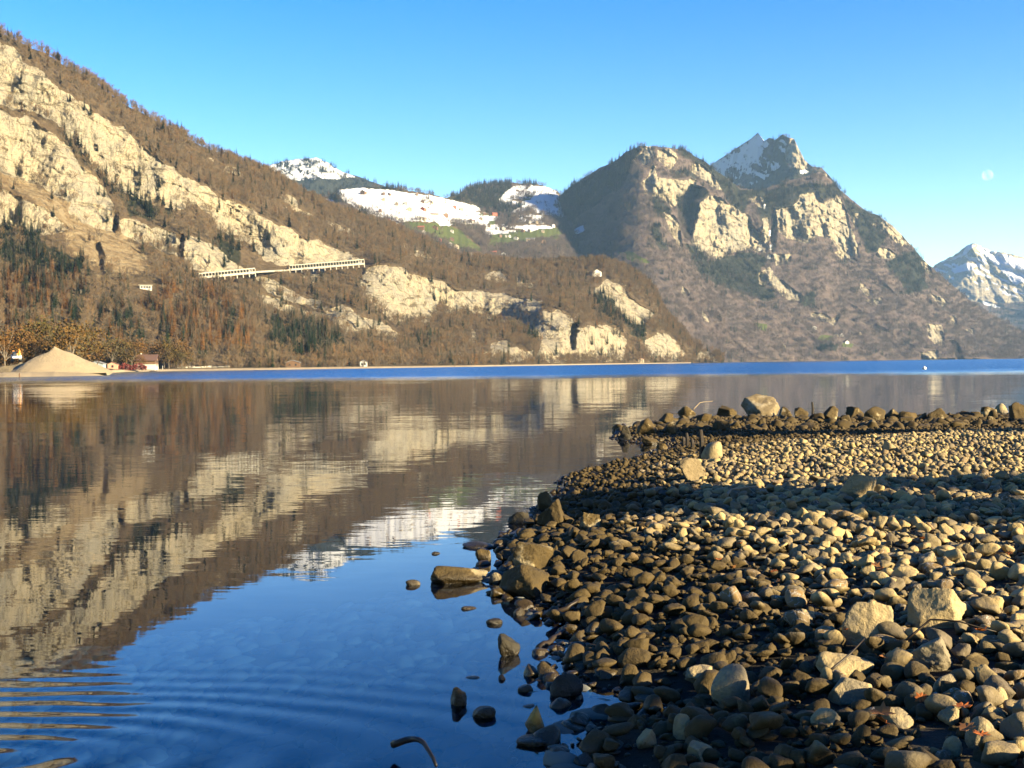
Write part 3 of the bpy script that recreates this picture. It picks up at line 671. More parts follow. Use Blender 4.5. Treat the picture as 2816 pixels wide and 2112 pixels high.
def conifer(seed, h=22.0, rad=3.2, whorls=20, per=11, dens=1.0, droop=0.35, base=0.14):
    rs = np.random.default_rng(seed)
    tk, pts = trunk_geo(h * 0.97, 0.26, 0.05, rs)
    V, Fc = [], []
    for w in range(whorls):
        f = w / (whorls - 1); z = h * (base + (0.985 - base) * f)
        r = rad * (1 - f) ** 0.85 * (0.8 + 0.35 * rs.random()) + 0.15
        for k in range(per):
            if rs.random() > dens: continue
            a = 6.283 * (k + rs.random() * 0.8) / per + w
            ln = r * (0.65 + 0.5 * rs.random())
            dirv = np.array([math.cos(a), math.sin(a), 0]); side = np.array([-math.sin(a), math.cos(a), 0])
            p0 = np.array([0, 0, z + ln * 0.12]); p1 = p0 + dirv * ln * 0.6 + np.array([0, 0, -droop * ln * 0.4]); p2 = p0 + dirv * ln + np.array([0, 0, -droop * ln])
            wd_ = ln * 0.24 + 0.12
            i = len(V); V += [p0, p1 + side * wd_ + np.array([0, 0, -0.25 * wd_]), p2, p1 - side * wd_ + np.array([0, 0, -0.25 * wd_])]
            Fc += [(i, i + 1, i + 2), (i, i + 2, i + 3)]
    return tk, V, Fc
def leafy_tree(seed, h=12.0, rx=4.2, n=620, size=0.26):
    rs = np.random.default_rng(seed)
    tk, pts = trunk_geo(h * 0.7, 0.2, 0.12, rs)
    V, Fc = [], []
    cl = []
    for k in range(14):
        a = rs.random() * 6.283; q = rs.random() ** 0.5
        c = np.array([math.cos(a) * rx * 0.75 * q, math.sin(a) * rx * 0.75 * q, h * (0.38 + 0.5 * rs.random())]); cl.append(c)
        tk.tube([(0, 0, h * 0.25), tuple(c * 0.5 + np.array([0, 0, h * 0.16])), tuple(c)], [0.09, 0.06, 0.02], 3)
    for k in range(n):
        c = cl[rs.integers(14)] + rs.normal(0, 1, 3) * np.array([rx * 0.26, rx * 0.26, h * 0.09])
        i = len(V); d = rs.normal(0, 1, 3); d /= np.linalg.norm(d); e = np.cross(d, rs.normal(0, 1, 3)); e /= np.linalg.norm(e) + 1e-9
        s = size * (0.5 + rs.random())
        V += [c - d * s, c + e * s * 0.7, c + d * s, c - e * s * 0.7]; Fc += [(i, i + 1, i + 2), (i, i + 2, i + 3)]
    return tk, V, Fc
def tree_meshes(name, geo, mcrown):
    tk, V, Fc = geo
    tm = tk.mesh(name + '_trunk', M_bark)
    cm = bpy.data.meshes.new(name + '_crown'); cm.from_pydata([tuple(v) for v in V], [], Fc); cm.materials.append(mcrown); cm.update()
    jm = bpy.data.meshes.new(name + '_whole'); b = len(tk.v)
    jm.from_pydata(tk.v + [tuple(v) for v in V], [], tk.f + [tuple(i + b for i in f) for f in Fc])
    jm.materials.append(M_bark); jm.materials.append(mcrown)
    jm.polygons.foreach_set('material_index', [0] * len(tk.f) + [1] * len(Fc)); jm.update()
    return tm, cm, jm
BARE = [tree_meshes('bare', bare_tree(20 + k, 14, 300, 0.24 + 0.05 * (k % 3)), M_twig) for k in range(5)]
SPRU = [tree_meshes('spruce', conifer(40 + k, 22, 2.7 + 0.35 * k, 22, 10), M_spruce) for k in range(4)]
LARC = [tree_meshes('larch', conifer(60 + k, 20, 2.5 + 0.3 * k, 22, 10, 0.85, 0.15, 0.2), M_larch) for k in range(4)]
AUTU = [tree_meshes('autumn', leafy_tree(80 + k, 11, 3.6 + 0.4 * k), M_autumn) for k in range(4)]
def clump(name, parts, n, rad, seed, mats):
    """a few trees joined as one mesh, for slopes kilometres away"""
    rs = np.random.default_rng(seed); V, Fc, Mi = [], [], []
    for k in range(n):
        gtk, gv, gf = parts[rs.integers(len(parts))]
        sc = 0.7 + 0.6 * rs.random(); a = rs.random() * 6.28; q = rad * math.sqrt(rs.random()); off = np.array([math.cos(a) * q, math.sin(a) * q, -1.0])
        for vv, ff, mi in ((gtk.v, gtk.f, 0), (gv, gf, 1)):
            b = len(V); V += [tuple(np.array(p) * sc + off) for p in vv]; Fc += [tuple(i + b for i in f) for f in ff]; Mi += [mi] * len(ff)
    me = bpy.data.meshes.new(name); me.from_pydata(V, [], Fc)
    for q in mats: me.materials.append(q)
    me.polygons.foreach_set('material_index', Mi); me.update(); return me
far_b = [bare_tree(120 + k, 14, 150, 0.28) for k in range(3)]
far_s = [conifer(130 + k, 20, 3.2, 12, 7) for k in range(3)]
CL_B = [clump('bare_clump', far_b, 5, 11, 140 + k, (M_bark, M_twigC)) for k in range(3)]
CL_S = [clump('spruce_clump', far_s, 5, 10, 150 + k, (M_bark, M_spruce)) for k in range(3)]

def sample_cells(lname, spacing, keep):
    """random points on a layer, so many per square metre, kept by a per-cell probability"""
    L = LAYERS[lname]; P = L['P']
    a = P[1:, :-1] - P[:-1, :-1]; b = P[:-1, 1:] - P[:-1, :-1]
    ar = np.linalg.norm(np.cross(a, b), axis=-1)
    lam = ar / spacing ** 2 * keep[:-1, :-1]
    n = rng.poisson(np.minimum(lam, 60))
    ii, jj = np.nonzero(n); rep = n[ii, jj]
    ii = np.repeat(ii, rep); jj = np.repeat(jj, rep)
    s = rng.random(len(ii))[:, None]; t = rng.random(len(ii))[:, None]
    p = P[ii, jj] + s * (P[ii + 1, jj] - P[ii, jj]) + t * (P[ii, jj + 1] - P[ii, jj])
    return p, ii, jj
topA = lambda u: np.interp(u, TOP_A[0], TOP_A[1])
def tree_attrs(n, smin, smax, lean=0.05):
    s = rng.uniform(smin, smax, n)
    return np.stack([s * rng.uniform(0.85, 1.15, n), s * rng.uniform(0.85, 1.15, n), s], -1), np.stack([rng.normal(0, lean, n), rng.normal(0, lean, n), rng.uniform(0, 6.28, n)], -1)
L = LAYERS['wooded_mountain']; mk = L['mk']; U, V_ = L['U'], L['V']
rk = blur(mk['rock'], 1); cn = blur(mk['con'], 3); og = blur(mk['org'], 4); dy = mk['dry']
road_clear = np.ones(U.shape)
for P_ in (pg('d', (415, 552), (800, 540), (800, 592), (415, 612)), pg('2', (1150, 720), (1400, 720), (1400, 880), (1150, 880))):
    road_clear[inpoly(U, V_, P_)] = 0.12 if P_[0][0] > 500 else 0.03
flat_clear = 1 - 0.85 * ((V_ > 1000) & (U < 460))
dens = (1 - 0.93 * rk) * (1 - 0.9 * dy) * road_clear * flat_clear
dens = dens * np.clip(0.75 + 0.9 * fbm(U / 60, V_ / 45, o=3, s=301), 0.15, 1.3)
dens = dens * (1 + 2.2 * sstep(34, 6, V_ - topA(U)))
TREES = {}
for kind, kp, sp in (('bare', dens * (1 - 0.75 * cn) * (1 - 0.7 * og), 5.2), ('spruce', dens * (0.06 + 0.16 * sstep(740, 820, V_) * (U < 950) + 0.87 * cn) + 0.07 * rk * (fbm(U / 20, V_ / 20, o=3, s=305) > 0.12), 5.8), ('larch', dens * (0.03 + 0.97 * og * (fbm(U / 40, V_ / 50, o=3, s=302) > -0.3)), 5.4)):
    p, ii, jj = sample_cells('wooded_mountain', sp, kp)
    TREES[kind] = p
# autumn trees on the flat shore behind the gravel heap
def shore_pts(n, u0, u1, d0, d1):
    u = rng.uniform(u0, u1, n); D = rng.uniform(d0, d1, n)
    x, y, e = pdir(u, np.full(n, 1000.0)); return np.stack([x * D, y * D, np.full(n, 0.6)], -1)

# ------------------------------------------------------------------ the far shore: low flat with gravel, heap, houses
M_gravel = None
def gravel_mat(name, a, b, sc):
    t = NT(name); p = t.pos()
    n1 = t.noise(p, 0.35 * sc, 5, 0.6); n2 = t.noise(p, 2.2 * sc, 5, 0.75)
    c = t.mix(n1, a, b); c = t.mix(t.ss(n2, 0.55, 0.75), c, tuple(x * 0.55 for x in a))
    return t.bsdf(c, 0.95, t.bump(n2, 0.5 / sc), 0.1)
M_gravel = gravel_mat('pale_gravel', (0.36, 0.28, 0.175), (0.44, 0.36, 0.24), 1.0)
M_flat = gravel_mat('shore_earth', (0.10, 0.07, 0.035), (0.15, 0.105, 0.05), 0.4)
us = np.linspace(-520, 1900, 420)
rs_ = np.interp(us, [-520, 0, 250, 288, 300, 312, 340, 470, 700, 1000, 1300, 1500, 1800, 2000], [300, 322, 335, 345, 360, 560, 628, 672, 704, 784, 912, 1100, 1525, 1770])
rA = np.interp(us, RF_A[0], RF_A[1]) + 34
rows_ = [(-3, -0.6), (0, -0.05), (3, 0.45), (7, 1.0), (12, 1.25)]
Vs = []
hx, hy, _ = pdir(us, np.full(us.shape, 1000.0))
jig = 2.5 * fbm(us / 30, us * 0, o=3, s=401)
for d, z in rows_:
    r = np.minimum(rs_ + d + jig, rA); Vs.append(np.stack([hx * r, hy * r, z + 0.12 * fbm(us / 6, us * 0 + d, o=2, s=402)], -1))
for f in (0.25, 0.5, 0.75, 1.0):
    r = rs_ + 12 + jig + (rA - rs_ - 12 - jig) * f; Vs.append(np.stack([hx * r, hy * r, np.full(us.shape, 1.3 + 2.2 * f ** 2 * 0.5) + 0.4 * fbm(us / 25, us * 0 + f * 9, o=3, s=403)], -1))
nr, nu_ = len(Vs), len(us)
i = np.arange(nr - 1)[:, None] * nu_ + np.arange(nu_ - 1)[None, :]
me = np_mesh('far_shore', np.concatenate(Vs, 0), np.stack([i, i + 1, i + nu_ + 1, i + nu_], -1).reshape(-1, 4))
me.materials.append(M_gravel); me.materials.append(M_flat)
rowi = np.repeat(np.arange(nr - 1), nu_ - 1); me.polygons.foreach_set('material_index', (rowi >= 4).astype(np.int32))
tag(link('far_shore', me), 'pale gravel strip and low flat along the far shore', 'shore', kind='structure')

def dirs(u):
    x, y, e = pdir(np.array([u]), np.array([1000.0])); return x[0], y[0]
def ground_pt(u, r, z=1.2):
    x, y = dirs(u); return (x * r, y * r, z)
# gravel heap
c = ground_pt(146, 352, 1.0)
nn = 90; ang = np.linspace(0, 2 * math.pi, nn, endpoint=False); rings = 40
Vh = [(0, 0, 6.9)]
for k in range(1, rings + 1):
    f = k / rings
    rx = np.where(np.cos(ang) > 0, 17.5, 12.5) * f; ry = 11.0 * f
    x = np.cos(ang) * rx; y = np.sin(ang) * ry
    ridge = 1 - f
    z = 7.0 * (ridge ** 0.95) * (1 + 0.10 * np.cos(ang)) + 0.9 * np.exp(-((x + 7) ** 2) / 30) * (1 - f)
    z += (0.28 * fbm(x * 0.35, y * 0.35, o=4, s=411) + 0.10 * fbm(x * 1.6, y * 1.6, o=3, s=412)) * min(1, (1 - f) * 6 + 0.15) - 0.25 * f
    Vh += list(zip(x, y, z))
Vh = np.array(Vh); fc = []
for k in range(nn): fc.append((0, 1 + k, 1 + (k + 1) % nn))
for q in range(rings - 1):
    for k in range(nn):
        a, b = 1 + q * nn + k, 1 + q * nn + (k + 1) % nn
        fc += [(a, a + nn, b + nn), (a, b + nn, b)]
o = link('gravel_heap', np_mesh('gravel_heap', Vh, fc), loc=c, mats=(M_gravel,))
tag(o, 'large pale cone shaped gravel heap on the far shore', 'gravel heap')
# lower shoulder of tipped earth beside it
Vh2 = Vh.copy(); Vh2[:, 2] = Vh2[:, 2] * 0.42 + 0.5 * fbm(Vh[:, 0] * 0.3, Vh[:, 1] * 0.3, o=3, s=415) * (Vh[:, 2] > 0.3); Vh2[:, 0] *= 0.95
o = link('earth_mound', np_mesh('earth_mound', Vh2, fc), loc=ground_pt(52, 360, 0.8), mats=(gravel_mat('earth_fill', (0.24, 0.185, 0.10), (0.32, 0.255, 0.15), 1.4),))
tag(o, 'low rough earth mound left of the gravel heap', 'mound')

M_wwall = simple('white_render', (0.55, 0.53, 0.48), 0.06, 0.8)
M_cream = simple('cream_render', (0.45, 0.37, 0.26), 0.08, 0.8)
M_timber = simple('brown_timber', (0.16, 0.095, 0.055), 0.3, 1.5)
M_redw = simple('red_painted_timber', (0.45, 0.12, 0.07), 0.15, 1.5)
M_greyw = simple('grey_boards', (0.34, 0.38, 0.40), 0.15, 1.5)
M_broof = simple('brown_roof_tiles', (0.12, 0.07, 0.055), 0.25, 1.2)
M_rroof = simple('red_roof_tiles', (0.30, 0.11, 0.065), 0.2, 1.2)
M_groof = simple('grey_roof', (0.20, 0.20, 0.21), 0.2, 1.0)
M_sroof = simple('snowy_roof', (0.72, 0.73, 0.76), 0.04, 1.0)
M_dark = simple('dark_glass', (0.03, 0.035, 0.045), 0.2, 1.0, 0.2, 0.5)
M_conc = simple('pale_concrete', (0.40, 0.375, 0.31), 0.08, 0.5)
M_asph = simple('asphalt', (0.05, 0.05, 0.052), 0.15, 0.5)
M_metal = simple('grey_metal', (0.35, 0.36, 0.37), 0.1, 2.0, 0.4, 0.5)
M_orange = simple('orange_machine_paint', (0.75, 0.30, 0.04), 0.1, 1.0, 0.5, 0.4)
M_whitep = simple('white_machine_paint', (0.70, 0.70, 0.74), 0.06, 1.0, 0.5, 0.4)
M_black = simple('black_rubber', (0.02, 0.02, 0.02), 0.2, 3.0)

def house(name, loc, rz, w, d, h, rh, wall, roof, windows=2, over=0.5, lower=None):
    """gabled house: wall body with gables, overhanging roof, windows, door"""
    t = empty(name, loc, rz)
    q = MB(); q.prism([(-w / 2, -2.0), (w / 2, -2.0), (w / 2, h), (0, h + rh), (-w / 2, h)], -d / 2, d / 2); q.build('wall', wall, t)
    if lower:
        q = MB(); q.box(-w / 2 - .05, w / 2 + .05, -d / 2 - .05, d / 2 + .05, -2.0, h * 0.42); q.build('ground_storey', lower, t)
    q = MB(); th = 0.28; ov = over; sl = rh / (w / 2)
    q.prism([(-w / 2 - ov, h - ov * sl), (0, h + rh), (w / 2 + ov, h - ov * sl), (w / 2 + ov, h - ov * sl + th), (0, h + rh + th * 1.2), (-w / 2 - ov, h - ov * sl + th)], -d / 2 - ov, d / 2 + ov)
    rf = q.build('roof', roof, t)
    if windows:
        for side in (-1, 1):
            for k in range(windows):
                x = (-0.5 + (k + 0.5) / windows) * w * 0.85
                for z in ((h * 0.16, h * 0.62) if h > 4.5 else (h * 0.35,)):
                    m_ = MB(); y = side * (d / 2 + 0.06); m_.box(x - 0.55, x + 0.55, min(y, y - side * 0.09), max(y, y - side * 0.09), z, z + 1.3); m_.build('window', M_dark, t)
    return t, rf
# brown-roofed shore house
L_ = ground_pt(402, 668, 2.0)
h_, rf_ = house('lakeside_house', L_, R(96), 8.0, 11.5, 4.6, 2.6, M_timber, M_broof, 3, 1.0, M_wwall)
q = MB(); q.box(1.2, 1.9, 2.6, 3.3, 5.2, 8.3); q.build('chimney', M_wwall, rf_)
for k in range(4):
    q = MB(); y = -4.2 + k * 2.5; q.box(4.05, 4.13, y, y + 1.1, 2.7, 4.0); q.build('window', M_dark, h_)
q = MB(); q.box(4.05, 4.14, 0.5, 1.6, 0.0, 2.0); q.build('door', M_timber, h_)
q = MB(); q.box(4.05, 5.4, -5.5, 5.5, 2.2, 2.4); q.box(5.32, 5.4, -5.5, 5.5, 2.4, 3.2); q.build('balcony', M_timber, h_)
tag(h_, 'lakeside house with wide brown roof and white ground floor', 'house')
L_ = ground_pt(268, 622, 1.0)
t, rf_ = house('boathouse', L_, R(4), 7.0, 5.5, 3.4, 1.2, M_greyw, M_groof, 3, 0.4); tag(t, 'small grey boathouse just behind the tip of the gravel heap', 'boathouse')
q = MB(); q.box(-4.6, 4.6, -6.0, -2.9, 0.5, 0.75); q.build('deck', M_greyw, t)
for k in range(4):
    q = MB(); x = -4.2 + 2.8 * k; q.box(x - 0.1, x + 0.1, -5.9, -5.7, -2, 1.6); q.build('post', M_greyw, t)
t, rf_ = house('garden_shed', ground_pt(311, 640, 1.4), R(10), 5.0, 4.0, 2.8, 1.0, simple('pink_render', (0.55, 0.30, 0.2), 0.1, 1), M_broof, 1, 0.3); tag(t, 'small pinkish shed left of the red hedge', 'shed')
t, rf_ = house('hillside_cottage', surf('wooded_mountain', 258, 968), R(20), 6.5, 6.0, 3.6, 2.0, M_wwall, M_groof, 2, 0.4); tag(t, 'pale cottage half hidden among trees above the gravel heap', 'house')
# flat-roofed kiosk on the slope below the gallery
p = surf('wooded_mountain', 401, 796); t = empty('road_kiosk', p, R(14))
q = MB(); q.box(-4.6, 4.6, -2.2, 2.2, -2, 3.0); q.build('wall', M_wwall, t)
q = MB(); q.box(-5.6, 5.4, -2.8, 2.6, 3.0, 3.45); q.build('roof', M_conc, t)
for k in range(4):
    q = MB(); q.box(-3.9 + 2.1 * k, -2.4 + 2.1 * k, -2.28, -2.18, 0.9, 2.3); q.build('window', M_dark, t)
tag(t, 'small white flat roofed building alone on the larch slope', 'building')
# excavator
t = empty('excavator', ground_pt(46, 376, 4.4), R(-60))
for s in (-1, 1):
    q = MB(); q.prism([(-1.9, 0.25), (-1.6, 0), (1.6, 0), (1.9, 0.25), (1.9, 0.65), (1.6, 0.9), (-1.6, 0.9), (-1.9, 0.65)], s * 1.1 - 0.3, s * 1.1 + 0.3); q.build('track', M_black, t)
q = MB(); q.prism([(-2.1, 1.0), (1.4, 1.0), (1.4, 1.7), (-1.2, 2.1), (-2.1, 1.9)], -1.3, 1.3); q.build('body', M_whitep, t)
q = MB(); q.prism([(0.1, 1.6), (1.5, 1.6), (1.4, 3.0), (0.2, 3.1)], -1.25, -0.1); cb = q.build('cab', M_dark, t)
q = MB(); q.box(0.05, 1.5, -1.3, -0.05, 3.1, 3.25); q.build('cab_roof', M_orange, cb)
q = MB(); q.box(-2.15, -0.2, -1.32, 1.32, 2.12, 2.5); q.build('engine_cover', M_orange, t)
q = MB(); q.tube([(1.2, 0.4, 1.7), (3.0, 0.4, 3.6), (4.4, 0.4, 3.1)], [0.25, 0.28, 0.2], 4); q.build('boom', M_orange, t)
q = MB(); q.tube([(4.4, 0.4, 3.2), (4.9, 0.4, 1.4)], [0.2, 0.14], 4); q.build('arm', M_orange, t)
q = MB(); q.prism([(4.5, 1.4), (5.2, 1.5), (5.3, 0.9), (4.8, 0.5), (4.3, 0.8)], 0.0, 0.8); q.build('bucket', M_metal, t)
tag(t, 'white and orange excavator parked on the mound left of the heap', 'excavator')
# hedges
def hedge(name, loc, rz, ln, ht, wd2, mat_, label, cat, seed):
    rs = np.random.default_rng(seed); V, Fc = [], []
    for k in range(1100):
        c = np.array([rs.uniform(-ln / 2, ln / 2), rs.normal(0, wd2 * 0.35), 0.0]); top = ht * (0.75 + 0.35 * math.sin(c[0] * 0.8 + seed) * 0.5 + 0.2 * rs.random()) * (1 - (abs(c[0]) / ln * 1.7) ** 4 * 0.5)
        c[2] = top * rs.random() ** 0.7
        d = rs.normal(0, 1, 3); d /= np.linalg.norm(d); e = np.cross(d, rs.normal(0, 1, 3)); e /= np.linalg.norm(e); s = 0.35 + 0.25 * rs.random()
        i = len(V); V += [c - d * s, c + e * s * 0.6, c + d * s, c - e * s * 0.6]; Fc.append((i, i + 1, i + 2, i + 3))
    me = bpy.data.meshes.new(name); me.from_pydata([tuple(v) for v in V], [], Fc); me.materials.append(mat_)
    o = link(name, me, loc=loc); o.rotation_euler = (0, 0, rz); return tag(o, label, cat)
hedge('hedge', ground_pt(352, 640, 1.0), R(8), 19, 3.4, 2.0, simple('red_leaves', (0.17, 0.035, 0.03), 0.5, 2.0), 'dark red hedge in front of the lakeside house', 'hedge', 3)
hedge('hedge', ground_pt(358, 668, 2.4), R(8), 6, 4.2, 2.0, simple('green_leaves', (0.06, 0.12, 0.02), 0.4, 2.0), 'bright green hedge left of the lakeside house', 'hedge', 5)
# mooring posts and the low wall along the shore road
for k, (u, r, hh, lb) in enumerate(((447, 672, 3.0, 'thin white post at the water right of the lakeside house'), (53, 318, 0.8, 'short dark stake at the water below the excavator'), (943, 770, 2.4, 'small mooring post on the far shore below the cliffs'), (1455, 1085, 3.6, 'dark navigation post at the foot of the big cliff'), (1545, 1175, 2.6, 'pale mooring post right of the dark navigation post'), (1250, 880, 2.2, 'thin post on the far shore left of the cliff foot'))):
    q = MB(); q.tube([(0, 0, -1), (0, 0, hh * 0.6), (0.03, 0, hh)], [0.16, 0.15, 0.13], 6); o = q.build('mooring_post', M_wwall if k in (0, 4) else M_timber); o.location = ground_pt(u, r, 0.2); tag(o, lb, 'post')
t = empty('jetty', ground_pt(427, 655, 0), R(80))
q = MB(); q.box(-3.5, 3.5, -1.0, 1.0, 0.75, 0.95); q.build('deck', M_greyw, t)
for x in (-3.2, 0, 3.2):
    for y in (-0.85, 0.85):
        q = MB(); q.tube([(x, y, -1.5), (x, y, 0.75)], [0.12, 0.12], 6); q.build('post', M_timber, t)
tag(t, 'short wooden jetty in front of the lakeside house', 'jetty')
t = empty('roadside_wall', ground_pt(560, 722, 1.6), math.atan2(dirs(640)[1] * 735 - dirs(480)[1] * 712, dirs(640)[0] * 735 - dirs(480)[0] * 712))
for k in range(9):
    q = MB(); q.box(-19 + k * 4.2, -19 + k * 4.2 + 4.05, -0.2, 0.2, -1.5, 0.8 + 0.25 * (k % 3)); q.build('wall_panel', M_conc, t)
tag(t, 'pale low wall along the shore road right of the house', 'wall')
for k, (u, v, w, lb) in enumerate(((806, 1000, 9, 'open shelter on the shore below the small quarry face'), (1000, 1000, 5, 'tiny shelter on the shore beside the spruce wood'), (1762, 986, 8, 'small yellow house at the foot of the last cliff'))):
    r = float(np.interp(u, RF_A[0], RF_A[1])) + 6
    t, rf_ = house('shore_hut', ground_pt(u, r, 1.2), R(5), w, 5, 3.2 if k < 2 else 5.0, 1.4, (M_timber, M_wwall, M_cream)[k], (M_groof, M_groof, M_rroof)[k], 2, 0.4); tag(t, lb, 'hut')

# ------------------------------------------------------------------ rock-fall galleries of the slope road
def gallery(name, a, b, ht, bays, label, dz0=0.0):
    a = np.array(a); b = np.array(b); ln = np.linalg.norm(b - a)
    t = empty(name, tuple(a)); X = Vector(b - a).normalized(); Y = Vector((0, 0, 1)).cross(X).normalized(); Zv = X.cross(Y)
    mm = Matrix((X, Y, Zv)).transposed().to_4x4(); t.rotation_euler = mm.to_euler()
    q = MB(); q.prism([(0, ht), (ln, ht), (ln, ht + 1.0), (0, ht + 1.0)], -0.6, 9.0); q.build('roof', M_conc, t)
    q = MB(); q.box(0, ln, -0.3, 9.0, -0.4, 0.0); q.build('road_deck', M_asph, t)
    q = MB(); q.box(0, ln, 8.6, 9.2, 0, ht - 0.003); q.build('back_wall', M_groof, t)
    q = MB(); q.box(-0.0, ln, -0.55, -0.31, -1.0, 1.0); q.build('parapet', M_conc, t)
    for k in range(bays + 1):
        x = ln * k / bays
        q = MB(); q.box(x - 0.35, x + 0.35, -0.45, 0.35, 0.003, ht - 0.003); q.build('pillar', M_conc, t)
        if k % 2 == 0:
            q = MB(); q.prism([(x - 0.45, -4.0), (x + 0.45, -4.0), (x + 0.45, -0.41), (x - 0.45, -0.41)], 0.2, 1.4); q.build('support', M_conc, t)
    return tag(t, label, 'road gallery')
def gal_ends(u0, v0, u1, v1):
    ra = np.linalg.norm(surf('wooded_mountain', u0, v0)[:2]); rb = np.linalg.norm(surf('wooded_mountain', u1, v1)[:2])
    mid = [np.linalg.norm(surf('wooded_mountain', u0 + (u1 - u0) * f, v0 + (v1 - v0) * f)[:2]) for f in np.linspace(0, 1, 9)]
    rm = np.median(mid); return ra, rb, rm, min(mid)
ra, rb, rm, mn = gal_ends(548, 764, 702, 748)
G1R = mn - 3
gallery('rockfall_gallery', at(548, 764, G1R - 12), at(702, 749, G1R + 12), 3.4, 18, 'lower left concrete road gallery with open pillars on the cliff')
ra, rb, rm, mn = gal_ends(797, 742, 1002, 724)
G2R = mn - 3
gallery('rockfall_gallery', at(797, 742, G2R - 14), at(1002, 725, G2R + 14), 4.2, 26, 'upper right longer concrete road gallery ending at the ridge')
a, b = at(703, 748, G1R + 12), at(796, 743, G2R - 14)
t = empty('road_viaduct', tuple(a)); ln = np.linalg.norm(b - a); X = Vector(b - a).normalized(); Y = Vector((0, 0, 1)).cross(X).normalized(); t.rotation_euler = Matrix((X, Y, X.cross(Y))).transposed().to_4x4().to_euler()
q = MB(); q.box(0.5, ln - 0.5, -0.3, 8, -0.8, 0.0); q.build('road_deck', M_conc, t)
q = MB(); q.box(0.5, ln - 0.5, -0.5, -0.31, -0.8, 0.9); q.build('parapet', M_conc, t)
tag(t, 'open stretch of pale road between the two galleries', 'road')
# rock knob in front of the upper gallery
KNOB = (at(868, 765, G2R - 26), at(905, 775, G2R - 24))

# ------------------------------------------------------------------ village houses
HV = [('v', 925, 585, 10, 'redw', 'brown'), ('v', 1065, 565, 9, 'white', 'snow'), ('v', 1055, 655, 9, 'white', 'brown'), ('v', 1430, 722, 17, 'timber', 'red'), ('v', 1640, 715, 14, 'timber', 'brown'), ('v', 1460, 795, 10, 'white', 'grey'),
      ('v', 1490, 925, 12, 'cream', 'brown'), ('v', 1710, 900, 9, 'redw', 'grey'), ('v', 1650, 908, 9, 'cream', 'brown'), ('v', 1895, 898, 12, 'timber', 'grey'), ('v', 1870, 975, 11, 'white', 'brown'), ('v', 1960, 1005, 14, 'cream', 'brown'),
      ('v', 1180, 1003, 9, 'cream', 'brown'), ('v', 1400, 578, 14, 'white', 'snow'), ('v', 1460, 585, 12, 'cream', 'red'), ('v', 1630, 540, 24, 'white', 'brown'), ('v', 1800, 525, 15, 'timber', 'snow'), ('v', 2060, 640, 18, 'white', 'snow'),
      ('v', 2150, 525, 12, 'white', 'grey'), ('v', 2175, 615, 12, 'redw', 'snow'), ('v', 545, 182, 14, 'timber', 'snow'), ('v', 850, 200, 7, 'timber', 'snow'), ('v', 940, 208, 7, 'timber', 'snow'), ('v', 860, 292, 8, 'cream', 'snow'), ('v', 1055, 345, 9, 'cream', 'snow'),
      ('v', 1195, 352, 12, 'white', 'snow'), ('v', 1450, 316, 9, 'timber', 'snow'), ('v', 1590, 336, 9, 'cream', 'snow'), ('v', 1940, 395, 11, 'redw', 'snow'), ('v', 2040, 440, 12, 'cream', 'snow'), ('v', 500, 395, 9, 'cream', 'snow'), ('v', 705, 548, 11, 'white', 'brown'),
      ('v', 805, 455, 9, 'timber', 'snow'), ('v', 1245, 448, 14, 'cream', 'snow'), ('v', 1460, 440, 13, 'redw', 'snow'), ('v', 1890, 765, 9, 'white', 'grey'), ('v', 1360, 205, 7, 'timber', 'snow'),
      ('w', 700, 885, 18, 'timber', 'red'), ('w', 748, 935, 10, 'redw', 'red'), ('w', 820, 903, 13, 'white', 'grey'), ('w', 570, 910, 11, 'redw', 'brown'), ('w', 418, 895, 8, 'white', 'brown'), ('w', 640, 995, 9, 'white', 'brown'), ('w', 1030, 945, 9, 'cream', 'grey'),
      ('w', 1305, 1005, 9, 'cream', 'red'), ('w', 1140, 722, 28, 'cream', 'grey'), ('w', 970, 700, 13, 'white', 'brown'), ('w', 1295, 745, 14, 'timber', 'grey'), ('w', 1300, 612, 9, 'cream', 'snow'), ('w', 1130, 612, 10, 'cream', 'snow'), ('w', 1050, 608, 11, 'timber', 'snow'),
      ('w', 890, 672, 8, 'white', 'grey'), ('w', 845, 676, 6, 'white', 'snow'), ('w', 775, 670, 9, 'timber', 'grey'), ('w', 740, 586, 11, 'white', 'snow'), ('w', 820, 583, 11, 'white', 'brown'), ('w', 650, 550, 9, 'cream', 'red'), ('w', 705, 408, 18, 'redw', 'red'), ('w', 590, 408, 11, 'timber', 'snow'),
      ('w', 305, 508, 12, 'white', 'brown'), ('w', 420, 500, 15, 'white', 'red'), ('w', 540, 470, 12, 'cream', 'red'), ('w', 1290, 505, 9, 'white', 'snow'), ('w', 1220, 508, 9, 'cream', 'brown'), ('w', 1130, 500, 9, 'white', 'snow'), ('w', 1420, 550, 12, 'white', 'snow')]
WM = {'white': (M_wwall, 'white'), 'cream': (M_cream, 'cream'), 'timber': (M_timber, 'dark timber'), 'redw': (M_redw, 'red')}
RM = {'snow': (M_sroof, 'snow covered roof'), 'brown': (M_broof, 'brown roof'), 'red': (M_rroof, 'red roof'), 'grey': (M_groof, 'grey roof')}
ORD = 'first second third fourth fifth sixth seventh eighth ninth tenth eleventh twelfth thirteenth fourteenth fifteenth sixteenth seventeenth eighteenth nineteenth twentieth'.split()
def ordn(k):
    if k < 20: return ORD[k]
    tens = 'twenty thirty forty fifty sixty seventy eighty ninety'.split(); n = k + 1
    d, r_ = divmod(n, 10)
    if d > 9: return 'hundred and ' + ordn(k - 100) if n > 100 else 'hundredth'
    return (tens[d - 2][:-1] + 'ieth') if r_ == 0 else tens[d - 2] + '-' + ORD[r_ - 1]
vill = []
